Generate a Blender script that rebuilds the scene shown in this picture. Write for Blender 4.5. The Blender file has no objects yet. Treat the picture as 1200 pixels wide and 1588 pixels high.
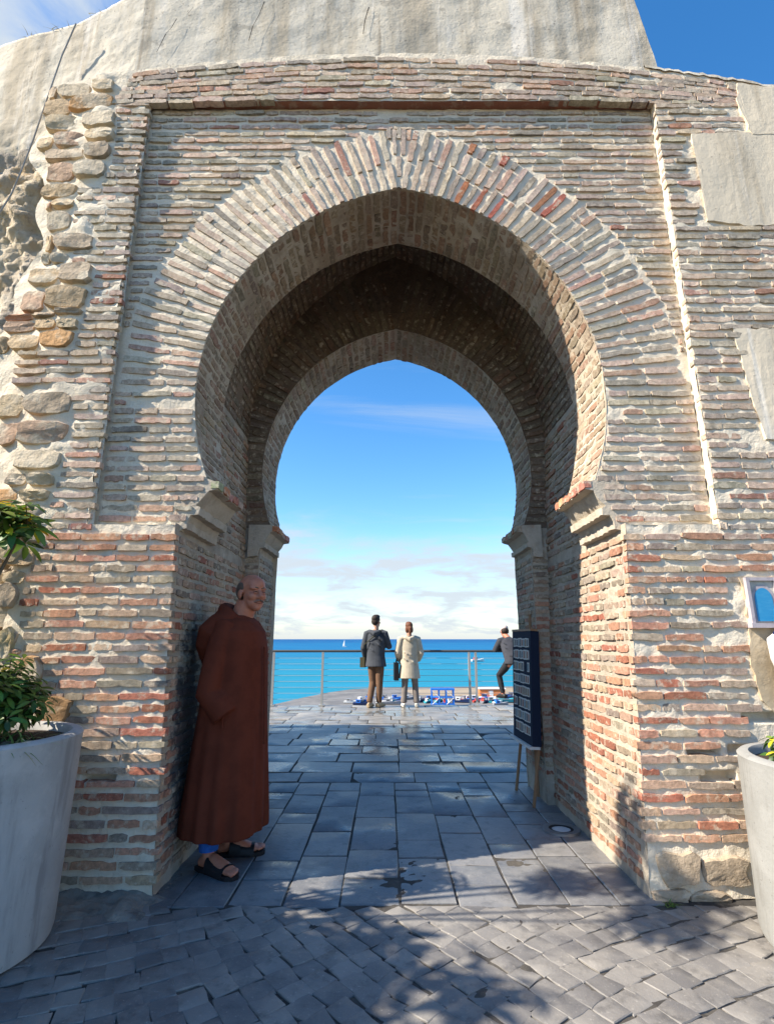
import bpy, bmesh, math, random
import numpy as np
from mathutils import Vector, Matrix, Quaternion
R = math.radians
rnd = random.Random(7)
nrs = np.random.RandomState(11)
SC = bpy.context.scene
COL = SC.collection

# ------------------------------------------------------------------ camera, sky, sun, exposure
CAM_Z = 1.35; PITCH = 13.7; FPX = 809.0
cd = bpy.data.cameras.new('camera'); cam = bpy.data.objects.new('camera', cd); COL.objects.link(cam)
cam.location = (0, 0, CAM_Z); cam.rotation_euler = (R(90 + PITCH), 0, 0)
cd.sensor_fit = 'HORIZONTAL'; cd.sensor_width = 36.0; cd.lens = FPX / 1200 * 36.0
cd.clip_start = 0.05; cd.clip_end = 90000
SC.camera = cam
SUN_AZ = 73.5      # degrees from the wall's normal, towards the left
SUN_EL = 40.0
sv = Vector((-math.sin(R(SUN_AZ)) * math.cos(R(SUN_EL)), -math.cos(R(SUN_AZ)) * math.cos(R(SUN_EL)), math.sin(R(SUN_EL))))
W = bpy.data.worlds.new('World'); SC.world = W; W.use_nodes = True
sl = bpy.data.lights.new('sun', 'SUN'); sun = bpy.data.objects.new('sun', sl); COL.objects.link(sun)
sl.energy = 5.0; sl.angle = R(0.5); sl.color = (1.0, 0.90, 0.76)
sun.rotation_euler = (-sv).to_track_quat('-Z', 'Y').to_euler(); sun.location = (-8, -3, 12)
VS = SC.view_settings
VS.view_transform = 'Standard'; VS.look = 'None'; VS.exposure = 1.12; VS.gamma = 1.0; VS.use_curve_mapping = False
SC.cycles.max_bounces = 8; SC.cycles.diffuse_bounces = 5

def build_world():
    nt = W.node_tree; nt.nodes.clear(); N = nt.nodes.new; Lk = nt.links.new
    out = N('ShaderNodeOutputWorld')
    sky = N('ShaderNodeTexSky'); sky.sky_type = 'NISHITA'; sky.sun_disc = False
    sky.sun_elevation = R(SUN_EL); sky.sun_rotation = R(180 + SUN_AZ); sky.altitude = 0
    sky.air_density = 1.0; sky.dust_density = 0.3; sky.ozone_density = 2.0
    hs = N('ShaderNodeHueSaturation'); hs.inputs['Saturation'].default_value = 1.33; hs.inputs['Value'].default_value = 1.10
    Lk(sky.outputs[0], hs.inputs['Color'])
    bg = N('ShaderNodeBackground'); bg.inputs[1].default_value = 0.118; Lk(hs.outputs[0], bg.inputs[0])
    tc = N('ShaderNodeTexCoord'); sep = N('ShaderNodeSeparateXYZ'); Lk(tc.outputs['Generated'], sep.inputs[0])
    def mth(op, a, b=None, c=None):
        m = N('ShaderNodeMath'); m.operation = op; m.use_clamp = False
        for i, v in enumerate((a, b, c)):
            if v is None: continue
            if isinstance(v, (int, float)): m.inputs[i].default_value = v
            else: Lk(v, m.inputs[i])
        return m.outputs[0]
    def mrange(v, a, b, c, d):
        m = N('ShaderNodeMapRange'); m.interpolation_type = 'SMOOTHSTEP'
        Lk(v, m.inputs[0]); 
        for i, q in enumerate((a, b, c, d)): m.inputs[i + 1].default_value = q
        return m.outputs[0]
    z = sep.outputs[2]
    zz = mth('ADD', mth('MAXIMUM', z, 0.0), 0.10)
    cx = mth('DIVIDE', sep.outputs[0], zz); cy = mth('DIVIDE', sep.outputs[1], zz)
    cmb = N('ShaderNodeCombineXYZ'); Lk(cx, cmb.inputs[0]); Lk(cy, cmb.inputs[1])
    def noise(vec, scale, det, rough, dist=0.0, mp=None):
        if mp:
            q = N('ShaderNodeMapping'); q.inputs['Scale'].default_value = mp[0]; q.inputs['Rotation'].default_value = mp[1]; q.inputs['Location'].default_value = mp[2]
            Lk(vec, q.inputs[0]); vec = q.outputs[0]
        n = N('ShaderNodeTexNoise'); n.inputs['Scale'].default_value = scale; n.inputs['Detail'].default_value = det
        n.inputs['Roughness'].default_value = rough; n.inputs['Distortion'].default_value = dist; Lk(vec, n.inputs['Vector'])
        return n.outputs[0]
    # cloud bank towards the horizon, ragged upper edge
    n1 = noise(tc.outputs['Generated'], 5.0, 8, 0.62, 0.4, ((1, 1, 3.2), (0, 0, 0), (3.1, 1.7, 0)))
    edge = mth('ADD', z, mth('MULTIPLY', mth('SUBTRACT', n1, 0.5), 0.20))
    bank = mrange(edge, 0.13, 0.235, 1.0, 0.0)
    n2 = noise(tc.outputs['Generated'], 9.0, 8, 0.6, 0.3, ((1, 1, 4.5), (0, 0, 0), (0.4, 2.2, 1.0)))
    bank = mth('MULTIPLY', bank, mth('MAXIMUM', mrange(n2, 0.36, 0.62, 0.34, 0.95), mrange(z, 0.0, 0.07, 0.85, 0.0)))
    # thin streaks higher up
    n3 = noise(cmb.outputs[0], 1.1, 7, 0.62, 0.8, ((0.35, 1.6, 1), (0, 0, R(24)), (0.3, 0.9, 0)))
    wisp = mth('MULTIPLY', mrange(n3, 0.53, 0.80, 0.0, 0.6), mrange(z, 0.1, 0.3, 0.2, 1.0))
    # a white cloud high on the left
    dv = N('ShaderNodeVectorMath'); dv.operation = 'DOT_PRODUCT'; Lk(tc.outputs['Generated'], dv.inputs[0]); dv.inputs[1].default_value = Vector((-0.64, 0.46, 0.86)).normalized()
    n4 = noise(tc.outputs['Generated'], 6.0, 7, 0.6, 0.5)
    cl = mrange(mth('ADD', dv.outputs['Value'], mth('MULTIPLY', mth('SUBTRACT', n4, 0.5), 0.10)), 0.955, 0.995, 0.0, 0.9)
    fac = mth('MINIMUM', mth('ADD', mth('ADD', bank, wisp), cl), 0.95)
    fac = mth('MULTIPLY', fac, mrange(z, -0.012, -0.002, 0.0, 1.0))
    bgc = N('ShaderNodeBackground'); bgc.inputs[0].default_value = (0.82, 0.91, 1.0, 1); bgc.inputs[1].default_value = 0.40
    mx = N('ShaderNodeMixShader'); Lk(fac, mx.inputs[0]); Lk(bg.outputs[0], mx.inputs[1]); Lk(bgc.outputs[0], mx.inputs[2])
    Lk(mx.outputs[0], out.inputs[0])
build_world()

# ------------------------------------------------------------------ helpers
CP, SP = math.cos(R(PITCH)), math.sin(R(PITCH))
def ray(px, py):
    u = (px - 600) / FPX; v = (794 - py) / FPX
    return Vector((u, CP - v * SP, SP + v * CP))
def atY(px, py, Y):
    d = ray(px, py); t = Y / d.y
    return Vector((d.x * t, Y, CAM_Z + d.z * t))
def atZ(px, py, Z):
    d = ray(px, py); t = (Z - CAM_Z) / d.z
    return Vector((d.x * t, d.y * t, Z))

def tag(o, label=None, cat=None, group=None, kind=None):
    if label: o['label'] = label
    if cat: o['category'] = cat
    if group: o['group'] = group
    if kind: o['kind'] = kind
    return o
def link(o, parent=None, local=False):
    COL.objects.link(o)
    if parent is not None:
        o.parent = parent
        if not local: o.matrix_parent_inverse = parent.matrix_basis.inverted()
    return o
def empty(name, loc, label, cat, group=None, rot=(0, 0, 0)):
    o = bpy.data.objects.new(name, None); o.empty_display_size = 0.1
    o.location = loc; o.rotation_euler = rot; COL.objects.link(o)
    o.matrix_basis = Matrix.Translation(loc) @ Vector((0, 0, 0)).to_track_quat('Z', 'Y').to_matrix().to_4x4() if False else Matrix.LocRotScale(Vector(loc), __import__('mathutils').Euler(rot), None)
    return tag(o, label, cat, group)
def mkmesh(name, verts, faces, mats=None, smooth=None, fmat=None):
    me = bpy.data.meshes.new(name)
    me.from_pydata([tuple(v) for v in verts], [], [tuple(f) for f in faces])
    for m in (mats if isinstance(mats, (list, tuple)) else [mats]):
        if m: me.materials.append(m)
    if fmat is not None: me.polygons.foreach_set('material_index', fmat)
    if smooth is not None:
        me.polygons.foreach_set('use_smooth', [True] * len(me.polygons))
        if smooth < 179: me.set_sharp_from_angle(angle=R(smooth))
    me.update()
    return me
def add(name, me, parent=None, local=False):
    return link(bpy.data.objects.new(name, me), parent, local)
def mo(name, verts, faces, mat, parent=None, smooth=None, local=False, fmat=None):
    return add(name, mkmesh(name, verts, faces, mat, smooth, fmat), parent, local)

class MB:
    """collects verts/faces"""
    def __init__(s): s.v = []; s.f = []; s.m = []
    def put(s, v, f, mi=0):
        n = len(s.v); s.v += [tuple(q) for q in v]; s.f += [tuple(i + n for i in q) for q in f]; s.m += [mi] * len(f)
        return s
    def box(s, x0, x1, y0, y1, z0, z1, mi=0, M=None):
        v = [Vector((x, y, z)) for z in (z0, z1) for x, y in ((x0, y0), (x1, y0), (x1, y1), (x0, y1))]
        if M: v = [M @ q for q in v]
        return s.put(v, [(3, 2, 1, 0), (4, 5, 6, 7), (0, 1, 5, 4), (1, 2, 6, 5), (2, 3, 7, 6), (3, 0, 4, 7)], mi)
    def tube(s, pts, rad, n=8, mi=0, ref=None, cap=True):
        v, f = tube(pts, rad, n, ref, cap); return s.put(v, f, mi)
    def ell(s, c, r, n=12, mi=0, rot=None):
        v, f = ell(c, r, n, rot); return s.put(v, f, mi)
    def obj(s, name, mat, parent=None, smooth=None, local=False):
        return mo(name, s.v, s.f, mat, parent, smooth, local, s.m if isinstance(mat, (list, tuple)) else None)

def tube(pts, rad, n=8, ref=None, cap=True):
    """rad: per point, float or (ra, rb) where ra lies along ref"""
    pts = [Vector(p) for p in pts]; vs = []; fs = []
    k = len(pts)
    if not isinstance(rad, (list, tuple)): rad = [rad] * k
    prev = Vector(ref) if ref is not None else None
    for i, p in enumerate(pts):
        d = (pts[min(i + 1, k - 1)] - pts[max(i - 1, 0)])
        d = d.normalized() if d.length > 1e-9 else Vector((0, 0, 1))
        if prev is None:
            prev = Vector((1, 0, 0)) if abs(d.x) < 0.8 else Vector((0, 1, 0))
        a = (prev - d * prev.dot(d))
        a = a.normalized() if a.length > 1e-6 else d.orthogonal().normalized()
        if ref is None: prev = a
        b = d.cross(a)
        r = rad[i]; ra, rb = r if isinstance(r, (list, tuple)) else (r, r)
        for j in range(n):
            t = 2 * math.pi * j / n
            vs.append(p + a * (ra * math.cos(t)) + b * (rb * math.sin(t)))
    for i in range(k - 1):
        for j in range(n):
            j2 = (j + 1) % n
            fs.append((i * n + j, i * n + j2, (i + 1) * n + j2, (i + 1) * n + j))
    if cap:
        fs.append(tuple(range(n - 1, -1, -1))); fs.append(tuple((k - 1) * n + j for j in range(n)))
    return vs, fs
def ell(c, r, n=12, rot=None):
    c = Vector(c); m = n // 2 + 1; vs = []; fs = []
    r = r if isinstance(r, (list, tuple)) else (r, r, r)
    for i in range(1, m):
        ph = math.pi * i / m
        for j in range(n):
            t = 2 * math.pi * j / n
            q = Vector((r[0] * math.sin(ph) * math.cos(t), r[1] * math.sin(ph) * math.sin(t), r[2] * math.cos(ph)))
            if rot is not None: q = rot @ q
            vs.append(c + q)
    top = Vector((0, 0, r[2])); bot = Vector((0, 0, -r[2]))
    if rot is not None: top = rot @ top; bot = rot @ bot
    vs += [c + top, c + bot]; T = len(vs) - 2; B = T + 1
    for i in range(m - 2):
        for j in range(n):
            j2 = (j + 1) % n; fs.append((i * n + j, (i + 1) * n + j, (i + 1) * n + j2, i * n + j2))
    for j in range(n):
        j2 = (j + 1) % n; fs.append((T, j, j2)); fs.append((B, (m - 2) * n + j2, (m - 2) * n + j))
    return vs, fs

def remesh(mb, voxel, smooth=2, fac=0.5):
    """union of overlapping closed shapes as one continuous skin"""
    me = mkmesh('tmp', mb.v, mb.f)
    o = bpy.data.objects.new('tmp', me); COL.objects.link(o)
    m = o.modifiers.new('r', 'REMESH'); m.mode = 'VOXEL'; m.voxel_size = voxel; m.use_smooth_shade = True
    if smooth:
        q = o.modifiers.new('s', 'SMOOTH'); q.iterations = smooth; q.factor = fac
    dg = bpy.context.evaluated_depsgraph_get(); dg.update()
    r = bpy.data.meshes.new_from_object(o.evaluated_get(dg))
    bpy.data.objects.remove(o); bpy.data.meshes.remove(me)
    r.polygons.foreach_set('use_smooth', [True] * len(r.polygons))
    return r
def skin(name, mb, mat, parent, voxel=0.01, smooth=2, fac=0.5):
    me = remesh(mb, voxel, smooth, fac); me.name = name; me.materials.clear(); me.materials.append(mat)
    return add(name, me, parent)

# numpy value noise
_T = nrs.rand(64, 64, 64).astype(np.float32)
def vn(p, s):
    q = np.asarray(p, dtype=np.float64) * s + 1000.0
    i = np.floor(q).astype(int); f = q - i; f = f * f * (3 - 2 * f); i = i % 64; j = (i + 1) % 64
    x0, y0, z0 = i[..., 0], i[..., 1], i[..., 2]; x1, y1, z1 = j[..., 0], j[..., 1], j[..., 2]
    fx, fy, fz = f[..., 0], f[..., 1], f[..., 2]
    c = lambda a, b, d: _T[a, b, d]
    a = c(x0, y0, z0) * (1 - fx) + c(x1, y0, z0) * fx; b = c(x0, y1, z0) * (1 - fx) + c(x1, y1, z0) * fx
    d = c(x0, y0, z1) * (1 - fx) + c(x1, y0, z1) * fx; e = c(x0, y1, z1) * (1 - fx) + c(x1, y1, z1) * fx
    return (a * (1 - fy) + b * fy) * (1 - fz) + (d * (1 - fy) + e * fy) * fz - 0.5
def fbm(p, s, o=4, g=0.55):
    r = 0; a = 1.0
    for k in range(o): r = r + a * vn(p, s * 2.03 ** k); a *= g
    return r

def gridsurf(P, n, amp=0.004, scale=14, extra=None):
    """P: (nv,nu,3) array of points, n: outward normal (3,) or (nv,nu,3); returns verts, faces"""
    P = np.array(P, dtype=float); n = np.broadcast_to(np.array(n, dtype=float), P.shape)
    d = fbm(P, scale, 3) * 2 * amp
    if extra is not None: d = d + extra
    Q = P + n * d[..., None]
    nv, nu = P.shape[:2]
    idx = np.arange(nv * nu).reshape(nv, nu)
    F = np.stack([idx[:-1, :-1], idx[:-1, 1:], idx[1:, 1:], idx[1:, :-1]], -1).reshape(-1, 4)
    return Q.reshape(-1, 3).tolist(), F.tolist()

# ------------------------------------------------------------------ materials
def NT(name):
    m = bpy.data.materials.new(name); m.use_nodes = True; nt = m.node_tree
    b = nt.nodes['Principled BSDF']
    return m, nt, b
def nmix(nt, fac, a, b):
    q = nt.nodes.new('ShaderNodeMix'); q.data_type = 'RGBA'
    for s, v in ((q.inputs[0], fac), (q.inputs[6], a), (q.inputs[7], b)):
        if isinstance(v, (int, float)): s.default_value = v
        elif isinstance(v, (tuple, list)): s.default_value = (*v[:3], 1)
        else: nt.links.new(v, s)
    return q.outputs[2]
def nnoise(nt, scale, det=5, rough=0.6, mp=None, dist=0.0, src='pos'):
    if src == 'pos':
        g = nt.nodes.new('ShaderNodeNewGeometry'); v = g.outputs['Position']
    else:
        g = nt.nodes.new('ShaderNodeTexCoord'); v = g.outputs['Object']
    if mp:
        q = nt.nodes.new('ShaderNodeMapping'); q.inputs['Scale'].default_value = mp; nt.links.new(v, q.inputs[0]); v = q.outputs[0]
    n = nt.nodes.new('ShaderNodeTexNoise'); n.inputs['Scale'].default_value = scale; n.inputs['Detail'].default_value = det
    n.inputs['Roughness'].default_value = rough; n.inputs['Distortion'].default_value = dist
    nt.links.new(v, n.inputs['Vector']); return n.outputs[0]
def nramp(nt, v, a, b, c=0.0, d=1.0):
    m = nt.nodes.new('ShaderNodeMapRange'); m.interpolation_type = 'SMOOTHSTEP'
    nt.links.new(v, m.inputs[0])
    for i, q in enumerate((a, b, c, d)): m.inputs[i + 1].default_value = q
    return m.outputs[0]
def nmath(nt, op, a, b):
    m = nt.nodes.new('ShaderNodeMath'); m.operation = op; m.use_clamp = True
    for i, v in enumerate((a, b)):
        if isinstance(v, (int, float)): m.inputs[i].default_value = v
        else: nt.links.new(v, m.inputs[i])
    return m.outputs[0]
def nbump(nt, b, h, strength, dist):
    q = nt.nodes.new('ShaderNodeBump'); q.inputs['Strength'].default_value = strength; q.inputs['Distance'].default_value = dist
    nt.links.new(h, q.inputs['Height']); nt.links.new(q.outputs[0], b.inputs['Normal'])
def mat(name, base, rough=0.85, layers=(), bump=None, spec=0.3, metal=0.0, rvar=None, src='pos'):
    """layers: (colour, scale, lo, hi, amount[, mapping])"""
    m, nt, b = NT(name); c = base
    for L in layers:
        n = nnoise(nt, L[1], 6, 0.62, L[5] if len(L) > 5 else None, src=src)
        c = nmix(nt, nramp(nt, n, L[2], L[3], 0, L[4]), c, L[0])
    if isinstance(c, tuple): b.inputs['Base Color'].default_value = (*c, 1)
    else: nt.links.new(c, b.inputs['Base Color'])
    b.inputs['Roughness'].default_value = rough; b.inputs['Specular IOR Level'].default_value = spec; b.inputs['Metallic'].default_value = metal
    if rvar: nt.links.new(nramp(nt, nnoise(nt, rvar[0], 5, 0.6, src=src), 0.35, 0.65, rvar[1], rvar[2]), b.inputs['Roughness'])
    if bump: nbump(nt, b, nnoise(nt, bump[0], 8, 0.65, src=src), bump[1], bump[2])
    return m

def brick_material(name, source):
    m, nt, b = NT(name)
    if source == 'obj':
        s = nt.nodes.new('ShaderNodeObjectInfo'); c = s.outputs['Color']
    else:
        s = nt.nodes.new('ShaderNodeAttribute'); s.attribute_name = 'tone'; c = s.outputs['Color']
    n = nnoise(nt, 38, 7, 0.7)
    hs = nt.nodes.new('ShaderNodeHueSaturation'); nt.links.new(c, hs.inputs['Color']); nt.links.new(nramp(nt, n, 0.25, 0.75, 0.62, 1.28), hs.inputs['Value'])
    c = hs.outputs[0]
    c = nmix(nt, nramp(nt, nnoise(nt, 17, 6, 0.7), 0.52, 0.64, 0, 0.62), c, (0.62, 0.54, 0.415))     # mortar smears
    c = nmix(nt, nramp(nt, nnoise(nt, 70, 5, 0.7), 0.60, 0.72, 0, 0.6), c, (0.10, 0.075, 0.06))      # pits
    c = nmix(nt, nramp(nt, nnoise(nt, 1.7, 6, 0.65), 0.58, 0.78, 0, 0.35), c, (0.34, 0.295, 0.225))     # weathering
    nt.links.new(c, b.inputs['Base Color']); b.inputs['Roughness'].default_value = 0.92; b.inputs['Specular IOR Level'].default_value = 0.15
    nbump(nt, b, nnoise(nt, 75, 9, 0.75), 0.6, 0.010)
    return m
def dirt_shade(nt, c):
    """dirt and the shade behind the robed man, painted on the left passage wall"""
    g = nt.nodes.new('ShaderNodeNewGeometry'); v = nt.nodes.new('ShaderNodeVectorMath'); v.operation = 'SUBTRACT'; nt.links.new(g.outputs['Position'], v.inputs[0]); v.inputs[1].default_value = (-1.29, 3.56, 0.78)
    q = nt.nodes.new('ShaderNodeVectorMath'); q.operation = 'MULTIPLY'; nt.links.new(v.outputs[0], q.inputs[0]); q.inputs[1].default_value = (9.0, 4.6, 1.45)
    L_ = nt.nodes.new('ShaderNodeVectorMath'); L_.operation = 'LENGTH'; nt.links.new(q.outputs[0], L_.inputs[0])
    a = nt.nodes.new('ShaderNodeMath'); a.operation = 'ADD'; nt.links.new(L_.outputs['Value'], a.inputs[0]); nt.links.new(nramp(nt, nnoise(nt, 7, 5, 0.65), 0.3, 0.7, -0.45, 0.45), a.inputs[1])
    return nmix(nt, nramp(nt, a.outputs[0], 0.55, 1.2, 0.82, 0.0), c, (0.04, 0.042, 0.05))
def add_dirt_shade(m):
    nt = m.node_tree; b = nt.nodes['Principled BSDF']; src_ = b.inputs['Base Color'].links[0].from_socket; nt.links.new(dirt_shade(nt, src_), b.inputs['Base Color'])
BRICK_O = brick_material('brick_piece', 'obj'); BRICK_J = brick_material('brick_joined', 'attr')
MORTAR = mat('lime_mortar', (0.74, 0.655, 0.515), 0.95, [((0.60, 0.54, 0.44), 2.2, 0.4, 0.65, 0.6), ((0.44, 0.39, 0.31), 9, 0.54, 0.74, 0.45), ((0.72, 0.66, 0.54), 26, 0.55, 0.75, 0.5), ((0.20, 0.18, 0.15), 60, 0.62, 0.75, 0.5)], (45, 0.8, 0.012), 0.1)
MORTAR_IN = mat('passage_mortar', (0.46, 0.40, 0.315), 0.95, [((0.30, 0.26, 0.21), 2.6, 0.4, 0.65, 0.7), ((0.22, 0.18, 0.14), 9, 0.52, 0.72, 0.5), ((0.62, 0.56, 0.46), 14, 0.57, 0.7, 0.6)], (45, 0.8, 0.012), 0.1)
for m_ in (BRICK_O, BRICK_J, MORTAR_IN): add_dirt_shade(m_)  # colour carries wall dirt plus painted shade beside the robed man
PLASTER = mat('old_plaster', (0.60, 0.545, 0.44), 0.95, [((0.50, 0.475, 0.41), 0.9, 0.42, 0.62, 0.8), ((0.39, 0.335, 0.25), 1.3, 0.47, 0.64, 0.8, (3.0, 3.0, 0.30)), ((0.70, 0.67, 0.61), 2.3, 0.54, 0.68, 0.6, (3.0, 3, 0.12)), ((0.30, 0.25, 0.185), 2.2, 0.60, 0.70, 0.7, (4.5, 4, 0.16)), ((0.33, 0.28, 0.21), 12, 0.6, 0.75, 0.5), ((0.22, 0.185, 0.15), 46, 0.60, 0.68, 0.75), ((0.30, 0.27, 0.22), 4.2, 0.60, 0.66, 0.6)], (24, 0.5, 0.014), 0.1)
RUBBLE = mat('rubble_render', (0.50, 0.42, 0.31), 0.97, [((0.37, 0.33, 0.285), 1.1, 0.42, 0.62, 0.8), ((0.62, 0.545, 0.42), 2.7, 0.5, 0.66, 0.8), ((0.24, 0.20, 0.165), 5.5, 0.56, 0.72, 0.6), ((0.50, 0.34, 0.16), 4.1, 0.56, 0.68, 0.65), ((0.16, 0.135, 0.115), 34, 0.60, 0.72, 0.5)], (34, 0.9, 0.02), 0.1)

# ------------------------------------------------------------------ dimensions of the gate
YF, YP = 3.20, 3.268            # face of piers and surround; recessed panel round the arch
YA = 3.84                      # back of the front arch
Y1, Y2 = 4.82, 5.42            # rear arch, front and back
XC, ZC, HW, RISE, ZS = 0.092, 3.02, 1.40, 1.66, 2.34
XR, ZR, HWR, RISER, ZSR = 0.094, 2.95, 1.30, 1.53, 2.37
AL, AR, AB, AT = -1.88, 2.085, 2.05, 5.44     # recessed rectangular panel
def arc(hw, rise):
    e = (rise * rise - hw * hw) / (2 * hw); return e, hw + e
EF, RF = arc(HW, RISE); ER, RR = arc(HWR, RISER)
def hx(z, e, Rr, zc):
    q = Rr * Rr - (z - zc) ** 2
    return max(0.0, -e + math.sqrt(q)) if q > 0 else 0.0
def jl(z): return -1.257 - 0.034 * z          # left passage wall
def jr(z): return 1.408 + 0.043 * z           # right passage wall
def topz(x): return 5.93 - 0.040 * (x - 0.1) ** 2   # top of the brick face
def arcpts(xc, zc, e, Rr, zs, n):
    t0 = math.asin((zs - zc) / Rr); t1 = math.acos(e / Rr); out = []
    for i in range(n + 1):
        t = t0 + (t1 - t0) * i / n; out.append((xc + e - Rr * math.cos(t), zc + Rr * math.sin(t)))
    for i in range(n - 1, -1, -1):
        t = t0 + (t1 - t0) * i / n; out.append((xc - e + Rr * math.cos(t), zc + Rr * math.sin(t)))
    return out

gate = empty('brick_gateway', (0.08, 3.5, 0), 'weathered brick horseshoe arch gateway with recessed square surround', 'gateway')

# ------------------------------------------------------------------ brick pieces
def brick_variant(r):
    """flat weathered face with a ragged outline; y is the outward direction"""
    n = 7; xs = [-0.5 + i / (n - 1) for i in range(n)]; bow = r.uniform(-0.05, 0.05); V = []
    tl, tr_ = r.uniform(-0.0025, 0.0025), r.uniform(-0.0025, 0.0025)
    for sg in (-1, 1):
        for i, x in enumerate(xs):
            end = i in (0, n - 1); chip = r.random() < 0.16
            xx = x + (r.uniform(-0.012, 0.012) if not end else r.uniform(-0.012, 0.006) * np.sign(x))
            zz = sg * 0.5 + bow * (1 - 4 * x * x) + r.uniform(-0.07, 0.07) - (sg * r.uniform(0.05, 0.22) if chip else 0) - (sg * r.uniform(0, 0.14) if end else 0)
            V.append([xx, tl + (tr_ - tl) * (x + .5) + r.uniform(-0.0022, 0.0022) - (0.003 if chip else 0), zz])
    F = [(i, i + 1, n + i + 1, n + i) for i in range(n - 1)]
    per = list(range(n)) + list(range(2 * n - 1, n - 1, -1)); q = len(per); n0 = len(V)
    for p in per: V.append([V[p][0] * 1.004, -0.05, V[p][2] * 1.06])
    for i in range(q): F.append((per[i], n0 + i, n0 + (i + 1) % q, per[(i + 1) % q]))
    return np.array(V), F
BV = [brick_variant(rnd) for _ in range(36)]     # y here is the outward direction
BFACES = BV[0][1]; BNV = len(BV[0][0])

BR = []        # every brick: dict(P, ex, ez, n, L, H, col, kind)
def tone(z, kind='face', x=0.0):
    """colour of one brick; low bricks are redder, upper ones grey and weathered"""
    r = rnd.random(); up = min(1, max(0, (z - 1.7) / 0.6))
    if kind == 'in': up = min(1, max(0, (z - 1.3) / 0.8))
    if r < 0.14 - 0.11 * up: c = (0.41, 0.165, 0.105)
    elif r < 0.50 - 0.40 * up: c = (0.51, 0.275, 0.18)
    elif r < 0.72 - 0.30 * up: c = (0.52, 0.365, 0.255)
    elif r < 0.86 - 0.0 * up: c = (0.43, 0.335, 0.245)
    else: c = (0.33, 0.27, 0.21)
    if up > 0.5 and kind == 'face':
        g_ = 0.3 * c[0] + 0.55 * c[1] + 0.15 * c[2]; c = tuple((q * 0.64 + 0.36 * g_ * k_) * 1.16 for q, k_ in zip(c, (1.12, 1.02, 0.88)))
    if up > 0.5 and x > 0.6: c = tuple(q * 0.92 for q in c)
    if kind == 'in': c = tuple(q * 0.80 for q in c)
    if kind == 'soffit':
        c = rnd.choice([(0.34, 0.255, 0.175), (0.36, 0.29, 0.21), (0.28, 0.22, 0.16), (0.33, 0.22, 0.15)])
    k = rnd.uniform(0.80, 1.15)
    return tuple(min(0.8, q * k * rnd.uniform(0.95, 1.05)) for q in c)
def put(P, ex, ez, n, L, H, col, kind, proud):
    P = np.array(P, float) + np.array(n, float) * proud
    BR.append(dict(P=P, ex=np.array(ex, float), ez=np.array(ez, float), n=np.array(n, float), L=L, H=H, col=col, kind=kind, v=rnd.randrange(36), fx=rnd.choice((-1, 1))))

EXCL = []      # plaster patches and holes: (x0,x1,z0,z1) without bricks on the front
def blen():
    r = rnd.random()
    if r < 0.18: return rnd.uniform(0.10, 0.15)
    if r < 0.8: return rnd.uniform(0.20, 0.265)
    return rnd.uniform(0.15, 0.20)
def front_course(z, x0, x1, y, ci, H0=0.0375, kind='brick', wob=0.006, clip=None, curve=None):
    x = x0 + rnd.uniform(-0.012, 0.006); first = True
    while x < x1 - 0.03:
        L = blen() * rnd.uniform(0.95, 1.1)
        if first: L *= rnd.choice((0.55, 1.0, 0.8)); first = False
        if x1 - (x + L) < 0.085: L = x1 - x + rnd.uniform(-0.008, 0.012)
        xc = x + L / 2
        gap = rnd.uniform(0.006, 0.020)
        zz = z + (curve(xc) if curve else 0) + wob * 2.2 * float(vn(np.array([xc * 1.3, ci * 0.37, 5.0]), 1.0)) + rnd.uniform(-0.003, 0.003)
        ok = True
        for (a, b, c, d) in EXCL:
            if a - 0.02 < xc < b + 0.02 and c < zz < d: ok = False
        if ok and rnd.random() > 0.012:
            t = rnd.uniform(-0.018, 0.018); sl = curve and (curve(xc + 0.05) - curve(xc - 0.05)) / 0.1 or 0
            t += sl
            put((xc, y, zz), (math.cos(t), 0, math.sin(t)), (-math.sin(t), 0, math.cos(t)), (0, -1, 0), L - gap, H0 * rnd.uniform(0.84, 1.14), tone(zz, 'face', xc), kind, rnd.uniform(0.006, 0.016))
        x += L

CS = 0.0672
# plaster patches on the right of the face (world x/z boxes, ragged when built)
PATCH = [(2.33, 3.9, 4.30, 5.12), (2.74, 3.9, 5.12, 5.66), (2.40, 3.9, 2.60, 3.42), (2.17, 3.9, 0.80, 1.70)]
EXCL += PATCH
HOLES = [(2.15, 0.91, 0.22), (1.80, 0.735, 0.19), (2.03, 0.74, 0.17), (1.86, 0.60, 0.20), (2.62, 2.60, 0.18), (-1.62, 0.60, 0.19), (-1.50, 2.89, 0.15)]
for (hx_, hz_, hw_) in HOLES: EXCL.append((hx_ - hw_ / 2 - 0.05, hx_ + hw_ / 2 + 0.05, hz_ - 0.025, hz_ + 0.025))

def left_edge(z):
    """where the brickwork ends towards the rubble wall"""
    if z < 0.85: return -1.90
    if z < 1.0: return -2.03
    if z < 1.95: return -2.17 + 0.05 * math.sin(z * 7)
    if 2.98 < z < 3.28: return -2.52
    if 4.28 < z < 4.62: return -2.30
    if 3.92 < z < 4.10: return -2.25
    return -2.10 + 0.035 * math.sin(z * 5.3)
# ---- lower piers
ci = 0; z = 0.085
while z < AB - 0.02:
    zb = z
    foot = z < 0.24
    big = z < 0.25
    front_course(z, left_edge(z), jl(z) + 0.022, YF, ci)
    front_course(z, jr(z) - 0.016 if not foot else 2.05, 3.75, YF, ci)
    z += CS * rnd.uniform(0.98, 1.02); ci += 1
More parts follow.
